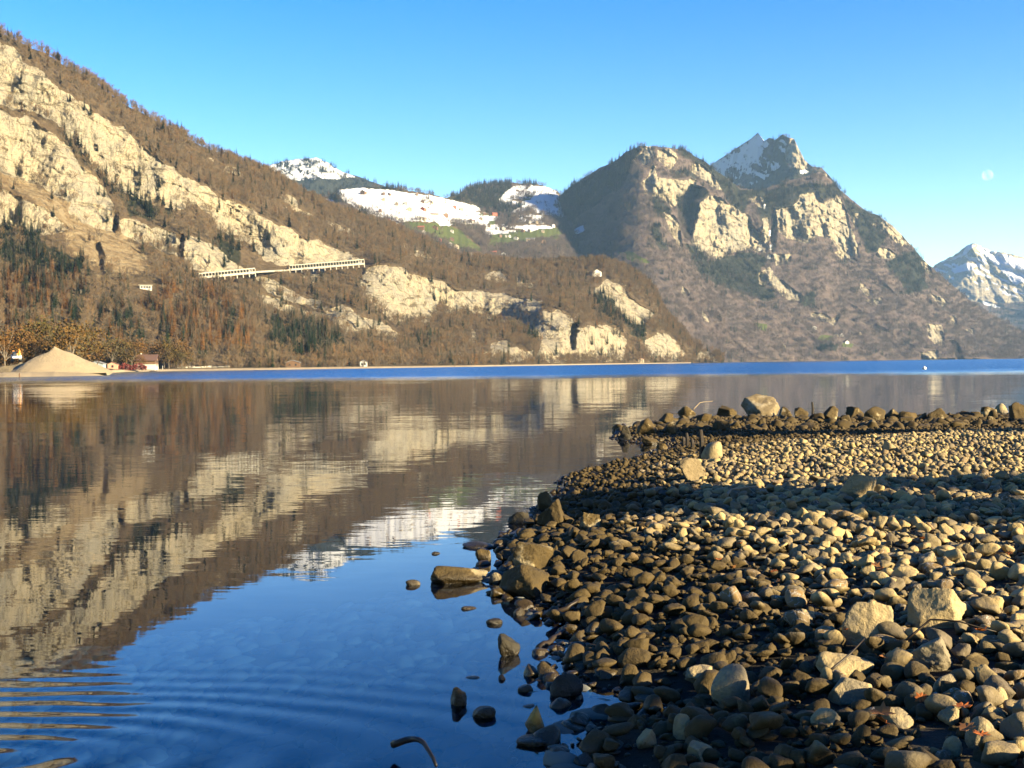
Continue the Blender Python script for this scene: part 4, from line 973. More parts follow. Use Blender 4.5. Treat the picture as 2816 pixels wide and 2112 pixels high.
for cset, x, y, w, wl, rl in HV:
    u, v = pg(cset, (x, y))[0]
    A_top = float(topA(u))
    lay = 'wooded_mountain' if v > A_top + 6 else 'village_hill'
    p = surf(lay, u, v)
    dd = np.hypot(p[0], p[1]); wdt = w * (0.85 if lay == 'village_hill' else 0.7)
    rz = rng.uniform(-0.5, 0.5)
    hh = 4.5 + 0.1 * w; dep = 9 if w > 16 else wdt * 0.95
    t, rf_ = house('village_house', (p[0], p[1], p[2] - 0.3), rz + (R(90) if w > 16 else 0), dep if w > 16 else wdt, wdt if w > 16 else dep, hh, wdt * 0.28 if w <= 16 else 3.0, WM[wl][0], RM[rl][0], 2, 0.7)
    band = 'on the open snow slope' if v < 580 and u < 1400 else 'along the upper village edge' if v < 612 else 'at the green meadow' if v < 645 else 'on the lower meadows' if v < 690 else 'in the woods below the village'
    vill.append((t, band, u, WM[wl][1] + ' house with ' + RM[rl][1]))
for band in set(b for _, b, _, _ in vill):
    for desc in set(d for _, b, _, d in vill if b == band):
        g = sorted([q for q in vill if q[1] == band and q[3] == desc], key=lambda q: q[2])
        for k, (t, b, u, d) in enumerate(g):
            tag(t, d + ' ' + band + ('' if len(g) == 1 else ', ' + ORD[k] + ' from left'), 'house', 'village houses on the plateau')
HC = [('6', 100, 1288, 16), ('6', 250, 1340, 13), ('6', 285, 1338, 12), ('6', 420, 1325, 10), ('6', 325, 1390, 15), ('5', 1735, 1535, 13), ('5', 1570, 882, 18), ('5', 105, 978, 10), ('5', 460, 1052, 16), ('5', 590, 990, 9)]
for k, (cset, x, y, w) in enumerate(HC):
    u, v = pg(cset, (x, y))[0]
    lay = 'cliff_mountain' if u > 1850 else 'wooded_mountain' if v > topA(u) + 4 else 'cliff_mountain'
    p = surf(lay, u, v)
    t, rf_ = house('farmhouse', (p[0], p[1], p[2]), rng.uniform(-0.4, 0.4), w * 0.9, w * 0.8, 5, w * 0.25, (M_wwall, M_cream)[k % 2], (M_broof, M_groof)[k % 2], 2, 0.6)
    tag(t, ['white farmhouse highest of the hamlet below the right cliffs', 'cream farmhouse leftmost of a close pair above the lake', 'white farmhouse rightmost of a close pair above the lake', 'small cream farmhouse alone on the right slope above the lake', 'white farmhouse nearest the lake below the right cliffs', 'cream farmhouse on the wooded slope left of the hamlet', 'white long farmhouse at the small meadow under the peak', 'cream barn on the slope right of the village', 'long white barn in the woods above the tilted rock slab', 'small cream barn in the woods right of the long barn'][k], 'house', 'scattered farms on the mountainside')

# ------------------------------------------------------------------ forest: the largest trees one by one, the rest as masses
LANDM = [('gravel heap', 150, 990), ('lakeside house', 400, 995), ('excavator', 45, 985), ('white flat roofed building', 401, 790), ('lower road gallery', 625, 750), ('upper road gallery', 900, 728), ('shore shelter under the quarry face', 806, 1000), ('foot of the big cliff', 1250, 1000), ('dark rock cleft', 290, 720)]
KINDS = {'bare': ('bare_tree', 'bare brown tree', 'tree', BARE, 'leafless trees on the slope'), 'spruce': ('spruce_tree', 'dark green spruce', 'tree', SPRU, 'spruces on the slope'), 'larch': ('larch_tree', 'rusty orange larch', 'tree', LARC, 'larches on the slope'), 'autumn': ('autumn_tree', 'golden brown leafy tree', 'tree', AUTU, 'autumn trees by the far shore')}
pa = np.concatenate([shore_pts(130, -300, 250, 385, 640), shore_pts(60, 215, 390, 655, 740), shore_pts(16, 430, 520, 690, 720), shore_pts(12, -40, 120, 395, 440)])
pa[:, 2] = 1.0
TREES['autumn'] = pa
NIND = {'bare': 90, 'spruce': 75, 'larch': 75, 'autumn': 60}
allt = []
for kind, p in TREES.items():
    s, r_ = tree_attrs(len(p), 0.45, 0.92) if kind != 'autumn' else tree_attrs(len(p), 0.8, 1.7)
    u, v, d = proj(p)
    size = s[:, 2] / d * np.where((u > 0) & (u < W), 1, 0.001)
    order = np.argsort(-size)[:NIND[kind]]
    nm, desc, cat, protos, grp = KINDS[kind]
    for i in order:
        t = bpy.data.objects.new(nm, None); t.location = p[i]; t.rotation_euler = r_[i]; t.scale = s[i]; col.objects.link(t)
        tm, cm, _ = protos[rng.integers(len(protos))]
        o1 = bpy.data.objects.new('trunk', tm); o1.parent = t; col.objects.link(o1)
        o2 = bpy.data.objects.new('crown', cm); o2.parent = t; col.objects.link(o2)
        k = min(range(len(LANDM)), key=lambda q: (LANDM[q][1] - u[i]) ** 2 + (LANDM[q][2] - v[i]) ** 2)
        side = 'left of' if u[i] < LANDM[k][1] - 25 else 'right of' if u[i] > LANDM[k][1] + 25 else 'behind' 
        allt.append((t, desc, grp, LANDM[k][0], side, math.hypot(LANDM[k][1] - u[i], LANDM[k][2] - v[i])))
    rest = np.ones(len(p), bool); rest[order] = False
    if rest.sum() > 5:
        scatter({'bare': 'leafless_forest', 'spruce': 'spruce_forest', 'larch': 'larch_forest', 'autumn': 'shore_thicket'}[kind], p[rest], [q[2] for q in protos], s[rest], r_[rest],
                {'bare': 'brown leafless forest covering the near mountainside', 'spruce': 'dark spruce woods scattered over the near mountainside', 'larch': 'orange larch woods low on the near mountainside', 'autumn': 'golden brown thicket along the far shore'}[kind], 'forest')
keys = {}
for q in allt: keys.setdefault((q[1], q[3], q[4]), []).append(q)
for (desc, lm, side), g in keys.items():
    g.sort(key=lambda q: q[5])
    for k, q in enumerate(g):
        tag(q[0], f'{desc}, {ordn(k)} closest {side} the {lm}' if len(g) > 1 else f'{desc} {side} the {lm}', 'tree', q[2])
# slopes farther off
def far_forest(lname, spacing, rockpen, names, labels, smin, smax, hide=None, spr=0.06, base=1.0, onsnow=0.985):
    L = LAYERS[lname]; mk = L['mk']; U, V_ = L['U'], L['V']
    open_ = np.clip(mk['snow'] + mk['meadow'], 0, 1)
    d = (1 - rockpen * blur(mk['rock'], 1)) * (1 - onsnow * open_) * base
    if hide is not None: d = d * hide(U, V_)
    cn = blur(mk['con'], 3)
    for nm, lb, kp, pr in ((names[0], labels[0], d * (1 - 0.92 * cn) * (1 if spr < 0.5 else 0), CL_B), (names[1], labels[1], d * (spr + (1 - spr) * cn), CL_S)):
        p, ii, jj = sample_cells(lname, spacing, kp)
        if len(p) < 3: continue
        s, r_ = tree_attrs(len(p), smin, smax, 0.03); scatter(nm, p, pr, s, r_, lb, 'forest')
vis = lambda U, V_: (V_ < topA(U) + 12).astype(float)
far_forest('village_hill', 12, 0.9, ('plateau_woods', 'plateau_spruces'), ('leafless woods around the village plateau', 'dark spruce woods on the knoll behind the village'), 0.7, 1.1, vis)
far_forest('cliff_mountain', 16, 0.9, ('mountainside_woods', 'mountainside_spruces'), ('brown leafless woods covering the cliff mountain', 'dark spruce belts between the cliffs'), 0.75, 1.15, lambda U, V_: ((V_ < topA(U) + 12) | (U > 1980)).astype(float))
far_forest('snow_hill', 20, 0.9, ('summit_woods', 'summit_spruces'), ('', 'spruces below and on the snowy summit'), 0.8, 1.1, lambda U, V_: (V_ < np.interp(U, TOP_B[0], TOP_B[1]) + 15).astype(float) * (U < 1320) * (fbm(U / 14, V_ / 11, o=3, s=77) > -0.05), 1.0, 1.3, 0.25)
far_forest('snow_flank_peak', 24, 0.95, ('peak_woods', 'peak_spruces'), ('thin woods on the pointed peak', 'dark spruces on the pointed peak'), 0.8, 1.2, lambda U, V_: (V_ < np.interp(U, TOP_C[0], TOP_C[1]) + 20).astype(float), 0.35, 0.8)
far_forest('distant_snow_mountain', 42, 0.75, ('distant_woods', 'distant_spruces'), ('', 'hazy spruce woods below the distant snow mountain'), 1.2, 1.6, lambda U, V_: (V_ > np.interp(U, [2500, 2816, 3200], [790, 830, 830])).astype(float), 1.0)
# spruces on the open snow, seen singly
L = LAYERS['village_hill']
pts = [surf('village_hill', *pg('v', q)[0]) for q in ((830, 220), (690, 390), (975, 440), (1725, 440), (1795, 340), (130, 240), (180, 220), (210, 215), (245, 225), (1640, 790), (1705, 800), (1165, 355), (1770, 580), (1335, 560), (985, 590))] + [surf('village_hill', *pg('w', q)[0]) for q in ((535, 415), (650, 420), (1140, 490), (1195, 490), (1375, 380), (860, 290), (210, 180), (245, 175))]
for k, p in enumerate(sorted(pts, key=lambda q: proj(q)[0])):
    t = empty('spruce_tree', p, k); sc = rng.uniform(0.55, 0.85); t.scale = (sc, sc, sc)
    tm, cm, _ = SPRU[k % 4]
    for nm, q in (('trunk', tm), ('crown', cm)):
        o = bpy.data.objects.new(nm, q); o.parent = t; col.objects.link(o)
    tag(t, f'lone dark spruce on the snowy village plateau, {ordn(k)} from left', 'tree', 'single spruces on the village snow')

# ------------------------------------------------------------------ stones of the beach
def stone_mat(name='beach_stone', crust=False):
    t = NT(name); p = t.pos(); rd = t.rand()
    tc = t.n('ShaderNodeTexCoord').outputs['Object']
    sp = t.n('ShaderNodeSeparateXYZ'); t.put(sp.inputs[0], p)
    n = t.noise(tc, 2.2, 6, 0.65); n2 = t.noise(p, 42, 4, 0.7); n3 = t.noise(p, 7, 4, 0.6)
    base = t.ramp(rd, [(0.0, (0.39, 0.285, 0.105)), (0.18, (0.50, 0.37, 0.15)), (0.36, (0.22, 0.165, 0.068)), (0.55, (0.13, 0.10, 0.05)), (0.72, (0.43, 0.31, 0.115)), (0.86, (0.095, 0.073, 0.04)), (1.0, (0.24, 0.145, 0.04))])
    base = t.mix(t.ss(n, 0.35, 0.7), base, t.mix(0.5, base, (0.20, 0.16, 0.11)))
    base = t.mix(t.math('MULTIPLY', t.ss(n2, 0.55, 0.75), 0.6), base, (0.12, 0.10, 0.065))
    vein = t.math('ABSOLUTE', t.math('SUBTRACT', t.noise(tc, 1.1, 3, 0.5), 0.5))
    base = t.mix(t.math('MULTIPLY', t.ss(vein, 0.010, 0.003), t.ss(rd, 0.86, 0.88)), base, (0.42, 0.39, 0.33))
    # algae-brown below the high water mark, bare stone above it
    lvl = t.math('ADD', sp.outputs[2], t.math('ADD', t.math('MULTIPLY', t.math('SUBTRACT', n3, 0.5), 0.10), t.math('MULTIPLY', t.math('SUBTRACT', rd, 0.5), 0.10)))
    dry = t.ss(lvl, 0.27, 0.34)
    alg = t.mix(n, (0.036, 0.023, 0.003), (0.078, 0.048, 0.006))
    alg = t.mix(t.ss(n3, 0.62, 0.72), alg, (0.12, 0.083, 0.024))
    c = t.mix(dry, alg, base)
    wet = t.ss(sp.outputs[2], 0.10, 0.03)
    c = t.mix(t.math('MULTIPLY', wet, 0.55), c, (0.022, 0.016, 0.006))
    rough = t.math('SUBTRACT', 0.82, t.math('MULTIPLY', wet, 0.5))
    h = t.math('ADD', t.math('MULTIPLY', n, 0.6), t.math('MULTIPLY', n2, 0.25))
    return t.bsdf(c, rough, t.bump(h, 0.03, 0.7), 0.3)
M_stone = stone_mat()
def rock_mat(name, a, b, top, amt):
    t = NT(name); p = t.pos(); tc = t.n('ShaderNodeTexCoord').outputs['Object']; rd = t.rand()
    n = t.noise(p, 3.0, 6, 0.65); n2 = t.noise(p, 26, 5, 0.7)
    sp = t.n('ShaderNodeSeparateXYZ'); t.put(sp.inputs[0], p)
    c = t.mix(t.ss(n, 0.3, 0.7), a, b); c = t.mix(t.math('MULTIPLY', t.ss(n2, 0.5, 0.7), 0.5), c, tuple(x * 0.5 for x in a))
    pat = t.ss(t.math('ADD', n, t.math('MULTIPLY', rd, 0.16)), 0.70 - amt, 0.78 - amt)
    c = t.mix(pat, c, top)
    wet = t.ss(sp.outputs[2], 0.10, 0.02)
    c = t.mix(t.math('MULTIPLY', wet, 0.7), c, (0.02, 0.014, 0.005))
    return t.bsdf(c, t.math('SUBTRACT', 0.85, t.math('MULTIPLY', wet, 0.5)), t.bump(t.math('ADD', n, t.math('MULTIPLY', n2, 0.4)), 0.06, 0.9), 0.3)
M_rock = rock_mat('dry_rock', (0.33, 0.25, 0.125), (0.43, 0.33, 0.16), (0.22, 0.18, 0.11), 0.12)
M_brown = rock_mat('algae_brown_rock', (0.045, 0.029, 0.005), (0.095, 0.06, 0.012), (0.30, 0.24, 0.13), 0.02)
M_spit = rock_mat('weathered_spit_rock', (0.17, 0.125, 0.06), (0.25, 0.19, 0.10), (0.30, 0.25, 0.16), 0.06)
M_blackr = rock_mat('black_wet_rock', (0.02, 0.018, 0.010), (0.045, 0.034, 0.014), (0.09, 0.07, 0.03), 0.0)
M_orangep = rock_mat('orange_patched_rock', (0.12, 0.07, 0.014), (0.17, 0.10, 0.02), (0.55, 0.30, 0.06), 0.14)
def bed_stone_mat():
    t = NT('lake_bed_stone'); rd = t.rand(); n = t.noise(t.pos(), 5, 4)
    c = t.ramp(rd, [(0, (0.20, 0.20, 0.165)), (0.5, (0.29, 0.285, 0.235)), (1, (0.13, 0.13, 0.11))])
    return t.bsdf(t.mix(t.math('MULTIPLY', n, 0.5), c, (0.06, 0.07, 0.05)), 0.9)
M_bed = bed_stone_mat()
def ico(sub):
    b = bmesh.new(); bmesh.ops.create_icosphere(b, subdivisions=sub, radius=1.0)
    V = np.array([v.co[:] for v in b.verts]); Fc = np.array([[v.index for v in f.verts] for f in b.faces]); b.free()
    return V, Fc
ICO = {k: ico(k) for k in (2, 3, 4, 5)}
def stone_shape(seed, sub, dims, p=7.0, planes=16, rough=0.03, asym=0.22):
    """pebble or block: a soft or hard intersection of random half spaces, then weathered"""
    rs = np.random.default_rng(seed)
    D, Fc = ICO[sub]
    nrm = rs.normal(size=(planes, 3)); nrm /= np.linalg.norm(nrm, axis=1)[:, None]
    hgt = rs.uniform(1 - asym, 1 + asym * 0.4, planes)
    dt = np.maximum(D @ nrm.T, 0) / hgt
    r = (np.sum(dt ** p, 1) + 1e-9) ** (-1.0 / p)
    r = np.minimum(r, 1.5)
    V = D * r[:, None]
    q = V * 1.3 + seed
    V = V * (1 + rough * 2.2 * fbm(q[:, 0], q[:, 1], q[:, 2], o=3, s=seed % 50))[:, None]
    if sub >= 4: V = V * (1 + rough * 0.9 * fbm(q[:, 0] * 4, q[:, 1] * 4, q[:, 2] * 4, o=4, s=9))[:, None]
    V = V / np.abs(V).max(0)
    return V * np.array(dims), Fc
def stone_mesh(name, *a, mat=None, **k):
    V, Fc = stone_shape(*a, **k)
    me = np_mesh(name, V, Fc); me.materials.append(mat or M_stone); return me
COB = []
for k in range(16):
    rs = np.random.default_rng(500 + k)
    flat = rs.uniform(0.34, 0.78); wide = rs.uniform(0.62, 0.95)
    COB.append(stone_mesh('cobble', 500 + k, 3, (1.0, wide, flat), p=[6, 11, 24, 40][k % 4], planes=[22, 16, 12, 10][k % 4], asym=0.36, rough=0.05))
COBF = [stone_mesh('far_cobble', 700 + k, 2, (1.0, 0.6 + 0.05 * k, 0.45 + 0.05 * k), p=[6, 14, 30][k % 3], planes=13, asym=0.36) for k in range(8)]

# named boulders: pixel centre and size in the photograph, hardness, label
BL = [
 (2385, 1728, 136, 108, 'h', 'largest pale angular boulder on the dry beach'), (2575, 1690, 156, 98, 'h', 'long sloping boulder right of the largest pale boulder'), (2556, 1543, 66, 40, 'h', 'square tan block alone among pale cobbles'),
 (2213, 1697, 90, 38, 'h', 'low pale slab left of the largest boulder'), (2230, 1567, 58, 44, 'h', 'bright flat faced stone above the curved pale stone'), (2187, 1507, 46, 32, 'h', 'bright rectangular stone in the middle of the beach'),
 (2320, 1843, 180, 66, 'm', 'wide grey flat slab in front of the largest boulder'), (2352, 1902, 136, 72, 'h', 'jagged pale slab touching the wide grey slab'), (2578, 1815, 150, 78, 'h', 'grey triangular slab with a long slanting top'),
 (2600, 1890, 66, 52, 's', 'smooth pale wedge stone below the triangular slab'), (2695, 2027, 66, 68, 's', 'upright egg shaped stone near the bottom right corner'), (2750, 1930, 42, 60, 's', 'tall narrow pale stone leaning at the right edge'),
 (2612, 1980, 54, 46, 'h', 'squared grey block left of the leaning narrow stone'), (2625, 2062, 60, 46, 'm', 'rounded mottled stone at the bottom beside the egg stone'), (2470, 1983, 86, 40, 's', 'smooth long oval stone by the orange leaf'),
 (2270, 1988, 80, 50, 'h', 'peaked brown block at the edge of the bottom shadow'), (2010, 1905, 108, 90, 's', 'big grey domed boulder at the edge of the dark pool'), (1945, 1864, 116, 56, 'h', 'craggy yellow boulder behind the grey dome'),
 (1732, 1815, 108, 48, 's', 'wide smooth brown boulder at the wet margin'), (1733, 1862, 50, 50, 's', 'half pale half brown stone below the wide brown boulder'), (1877, 2007, 50, 60, 's', 'pale topped rounded stone standing in the bottom shadow'),
 (1783, 2030, 64, 68, 'h', 'bright pale triangular stone in the dark bottom pool'), (1920, 2065, 76, 72, 'h', 'large brown angular stone near the bottom edge'), (1473, 2008, 58, 72, 'm', 'wet brown stone with a glowing orange patch in the shallows'),
 (1472, 2060, 94, 34, 's', 'flat wet stone below the orange patched stone'), (1528, 2098, 82, 44, 's', 'domed stone with pale top cut by the bottom edge'), (1398, 1798, 64, 60, 'h', 'black pointed rock standing alone in blue water'),
 (1560, 1908, 94, 66, 's', 'dark dome shaped rock in the shaded shallows'), (1261, 1597, 166, 52, 'm', 'long low brown rock lying in open water'), (1455, 1602, 165, 96, 'm', 'broad brown shore boulder with a pale patch'),
 (1470, 1530, 126, 104, 'h', 'large grey topped boulder above the broad brown one'), (1505, 1382, 56, 50, 'h', 'pointed rock spike at the corner of the shore'), (1525, 1422, 98, 80, 'h', 'mossy yellow block under the pointed spike'),
 (1615, 1437, 78, 58, 'h', 'mossy rounded block right of the yellow block'), (1335, 1541, 60, 40, 'm', 'brown half sunken stone off the grey topped boulder'), (1316, 1511, 88, 18, 's', 'thin dark stone barely above the water'),
 (1390, 1497, 48, 26, 's', 'small brown oval stone at the water beside the shore boulder'), (1427, 1436, 60, 34, 'h', 'wedge shaped dark rock in water left of the mossy block'), (1365, 1600, 42, 32, 's', 'small round stone touching the long low rock'),
 (1136, 1616, 38, 20, 's', 'small stone alone in the water left of the long rock'), (1198, 1532, 26, 11, 's', 'tiny dark stone farthest out in the blue water'), (1289, 1686, 46, 13, 's', 'flat stone awash in the blue water'), (1363, 1723, 50, 26, 's', 'pair of low dark stones in the blue shallows'),
 (1430, 1697, 38, 30, 's', 'round wet stone at the mouth of the small inlet'), (1370, 1668, 30, 10, 's', 'thin sunken stone above the inlet'), (1258, 1942, 50, 52, 'm', 'brown stone with a twig in the clear shallows'), (1332, 1980, 62, 42, 's', 'two toned stone left of the orange patched stone'),
 (1444, 1912, 52, 28, 's', 'wet glinting oval stone in the shallows'), (1380, 1882, 26, 20, 's', 'small reddish stone in the shallows'), (1300, 1882, 54, 14, 's', 'long reddish stone just breaking the surface'), (1454, 1963, 44, 14, 's', 'flat reddish stone just under the dark dome'),
 (1905, 1297, 82, 64, 'h', 'squarish boulder lit on its right face in mid beach'), (1963, 1247, 70, 50, 's', 'rounded boulder half in shadow behind the squarish one'), (2367, 1343, 122, 68, 'h', 'big cracked block lying in the shadow band'), (2445, 1232, 38, 30, 'h', 'small upright block in the bright cobbles'),
 (2735, 1390, 26, 34, 's', 'tall egg stone in the strip beyond the shadow band'), (2315, 1376, 28, 32, 's', 'pale standing stone just left of the cracked block'),
 # the spit of larger rocks
 (1785, 1178, 70, 44, 'h', 'large dark rock near the tip of the spit'), (1724, 1190, 34, 34, 'h', 'black rock at the very tip of the spit'), (1716, 1204, 46, 22, 'h', 'low black rock in front of the tip rock'), (1786, 1217, 50, 26, 'h', 'mossy rock in the water below the spit tip'),
 (1837, 1156, 50, 32, 'h', 'yellow topped rock third along the spit'), (1888, 1138, 50, 32, 'm', 'rounded brown rock fourth along the spit'), (1935, 1150, 46, 30, 'h', 'pale cornered rock left of the long flat topped rock'), (1990, 1134, 72, 40, 'h', 'long flat topped brown rock on the spit'),
 (2090, 1124, 106, 62, 'h', 'biggest pale rock crowning the spit'), (2155, 1140, 46, 30, 'h', 'pale rock close right of the crowning rock'), (2198, 1137, 52, 44, 'h', 'yellow pointed rock right of the crowning rock'), (2097, 1166, 34, 26, 'h', 'tan triangular rock in front of the crowning rock'),
 (1980, 1172, 58, 32, 'h', 'dark broad rock in front of the flat topped rock'), (1845, 1181, 34, 32, 'h', 'grey edged rock right of the large dark rock'), (1825, 1231, 42, 26, 'h', 'yellow brown rock where the spit meets the inlet'),
 (2286, 1144, 46, 40, 'h', 'dark peaked rock left of the middle of the spit'), (2346, 1136, 52, 38, 'h', 'tall dark rock at the middle of the spit'), (2410, 1143, 64, 38, 'h', 'broad brown rock right of the tall dark rock'), (2453, 1142, 38, 28, 'h', 'brown block sixth from the right end of the spit'),
 (2498, 1146, 56, 22, 'h', 'low pale rock in the right half of the spit'), (2490, 1158, 44, 18, 'h', 'flat pale edged rock below the low pale rock'), (2327, 1157, 34, 24, 'h', 'pale topped small rock in front of the tall dark rock'), (2580, 1145, 58, 34, 'h', 'tan cone shaped rock in the right half of the spit'),
 (2540, 1150, 28, 22, 'h', 'small brown rock left of the tan cone'), (2679, 1138, 36, 22, 'h', 'yellow lit rock before the right end cluster'), (2718, 1138, 42, 28, 'h', 'grey rock at the start of the right end cluster'), (2752, 1130, 32, 30, 's', 'round topped rock highest in the right end cluster'),
 (2731, 1144, 28, 24, 's', 'small round rock in front of the right end cluster'), (2795, 1140, 56, 48, 'h', 'big brown rock at the right end of the spit'), (2727, 1161, 24, 24, 's', 'greenish round rock below the right end cluster'),
]
bould = []
for k, (u, v, w, h, hard, lb) in enumerate(BL):
    far = v < 1240
    inwater = None
    p = on_beach(u, v + h * 0.42)
    d = math.hypot(p[0], p[1]); d3 = math.hypot(d, CAMZ)
    wm = w / F * d3; hm = h / F * d3
    sub = 5 if w > 70 else 4
    pp, pln, ro, asy = {'h': (44, 10, 0.065, 0.40), 'm': (16, 13, 0.06, 0.34), 's': (6, 22, 0.025, 0.22)}[hard]
    depth = wm * (0.75 if hard != 's' else 0.8)
    hz_ = max(hm * 0.70, 0.18 * wm)
    mt = M_blackr if ('black' in lb or 'dark dome' in lb or 'dark stone' in lb or 'dark rock in' in lb) else M_orangep if 'orange patch in' in lb else M_spit if ('crowning the' in lb or 'squarish boulder' in lb) else M_rock if (any(q_ in lb for q_ in ('crowning the', 'squarish', 'cracked', 'upright block', 'round topped', 'bright pale tri')) or (u > 1860 and v > 1340)) else M_brown if (v < 1260 or u < 1860) else M_rock
    me = stone_mesh('boulder', 900 + k * 7, sub, (wm / 2, depth / 2, hz_), p=pp, planes=pln, rough=ro, asym=asy, mat=mt)
    x, y = dirs(u)
    gz = float(bh(p[0], p[1])); z0 = max(gz, -0.02)
    o = link('boulder', me, loc=(p[0] + x * depth * 0.25, p[1] + y * depth * 0.25, z0 + hm * 0.34))
    o.rotation_euler = (rng.normal(0, 0.06), rng.normal(0, 0.05 if w > 1.6 * h else 0.10), rng.uniform(-0.3, 0.3))
    tag(o, lb, 'boulder' if w > 45 else 'stone', 'larger rocks of the beach and spit')
    bould.append((u, v, lb, p[0], p[1], wm))
bx_ = np.array([b[3] for b in bould]); by_ = np.array([b[4] for b in bould]); br_ = np.array([b[5] * 0.45 for b in bould])

# cobbles: scattered over the beach, more than one layer deep
def frustum(n, dmin, dmax, u0, u1):
    """points spread evenly over the ground between two distances and two view edges"""
    d = np.sqrt(rng.uniform(dmin ** 2, dmax ** 2, n)); a = rng.uniform((u0 - W / 2) / F, (u1 - W / 2) / F, n)
    return a * d, d
def stones(n, dmin, dmax, u0, u1, smin, smax, lo=-0.09, hi=9.0, pw=1.6):
    x, y = frustum(n, dmin, dmax, u0, u1)
    z = bh(x, y); s = smin + (smax - smin) * rng.random(n) ** pw
    keep = (z > lo) & (z < hi)
    near = np.zeros(n, bool)
    for a, b, r_ in zip(bx_, by_, br_): near |= (x - a) ** 2 + (y - b) ** 2 < (r_ * 0.8) ** 2
    keep &= ~near
    return np.stack([x, y, z], -1)[keep], s[keep]
P1, S1 = stones(24000, 3.6, 15, 1150, 4700, 0.024, 0.105, pw=2.9)
P1b, S1b = stones(9000, 3.6, 15, 1150, 4700, 0.014, 0.028)
P3, S3 = stones(1300, 31, 43, 1700, 3700, 0.12, 0.34, lo=-0.2)
P2, S2 = stones(62000, 15, 46, 1400, 3900, 0.032, 0.08, lo=-0.05)
def lift(P, S):
    return P + np.stack([0 * S, 0 * S, S * rng.uniform(-0.1, 0.9, len(S))], -1)
P1 = lift(P1, S1); P2 = lift(P2, S2)
u1, v1, d1 = proj(P1)
sz = S1 / d1 * ((u1 > 10) & (u1 < W - 10) & (v1 < H - 5) & (P1[:, 2] > 0.0))
order = np.argsort(-sz)[:300]
cl = []
def rots(n, tilt=0.28): return np.stack([rng.normal(0, tilt, n), rng.normal(0, tilt, n), rng.uniform(0, 6.28, n)], -1)
sh = ['flat', 'rounded', 'blocky', 'angular']
for i in order:
    k = int(rng.integers(len(COB)))
    o = bpy.data.objects.new('cobble', COB[k]); s = S1[i] * 1.0
    o.location = P1[i]; o.scale = (s, s, s); o.rotation_euler = rots(1)[0]; col.objects.link(o)
    q = min(range(len(bould)), key=lambda j: (bould[j][0] - u1[i]) ** 2 + 4 * (bould[j][1] - v1[i]) ** 2)
    du, dv = u1[i] - bould[q][0], v1[i] - bould[q][1]
    side = ('right of' if du > 0 else 'left of') if abs(du) > 1.6 * abs(dv) else ('in front of' if dv > 0 else 'behind')
    cl.append((o, sh[k % 4], side, q, math.hypot(du, dv), 'brown' if P1[i][2] < 0.24 else 'pale'))
ck = {}
for q in cl: ck.setdefault((q[1], q[2], q[3], q[5]), []).append(q)
CUT = set('with of in on at alone cut standing lying near behind under touching leaning farthest beside off barely left right below above just by before where close lit along crowning reaching among breaking awash'.split())
def short(lb):
    w_ = lb.split()
    for k, q in enumerate(w_):
        if k >= 2 and q in CUT: return ' '.join(w_[:k])
    return ' '.join(w_[:6])
sl_ = [short(b[2]) for b in bould]
sl_ = [q if sl_.count(q) == 1 else ' '.join(bould[k][2].split()[:9]) for k, q in enumerate(sl_)]
for (shp, side, q, tone), g in ck.items():
    g.sort(key=lambda r_: r_[4])
    for k, r_ in enumerate(g):
        tag(r_[0], f'{tone} {shp} cobble {side} the {sl_[q]}' if len(g) == 1 else f'{tone} {shp} cobble, {ordn(k)} closest {side} the {sl_[q]}', 'cobble', 'cobbles of the near beach')
rest = np.ones(len(P1), bool); rest[order] = False
def vec3(s): return np.stack([s, s * rng.uniform(0.85, 1.1, len(s)), s * rng.uniform(0.8, 1.2, len(s))], -1)
scatter('near_cobbles', P1[rest], COB, vec3(S1[rest]), rots(rest.sum()), 'mass of smaller cobbles covering the near beach', 'cobbles')
scatter('small_pebbles', P1b, COBF, vec3(S1b), rots(len(P1b)), 'small pebbles filling the gaps of the near beach', 'pebbles')
scatter('far_cobbles', P2, COBF, vec3(S2), rots(len(P2)), 'mass of cobbles covering the far beach and spit', 'cobbles')
scatter('spit_rubble', P3, COB, vec3(S3), rots(len(P3)), 'brown rubble heaped between the larger rocks of the spit', 'rubble')
# stones on the lake bed close to the shore
x, y = frustum(2100, 3.2, 11, -200, 1700); z = bh(x, y); kp = z < -0.03
Pb = np.stack([x, y, z], -1)[kp]; Sb = rng.uniform(0.06, 0.17, kp.sum())
scatter('sunken_stones', Pb, [stone_mesh('bed_cobble', 1700 + k, 2, (1, 0.8, 0.45), p=7, planes=16, asym=0.25, mat=M_bed) for k in range(5)], vec3(Sb), rots(len(Pb), 0.12), 'pale stones on the lake bed seen through the water', 'stones')

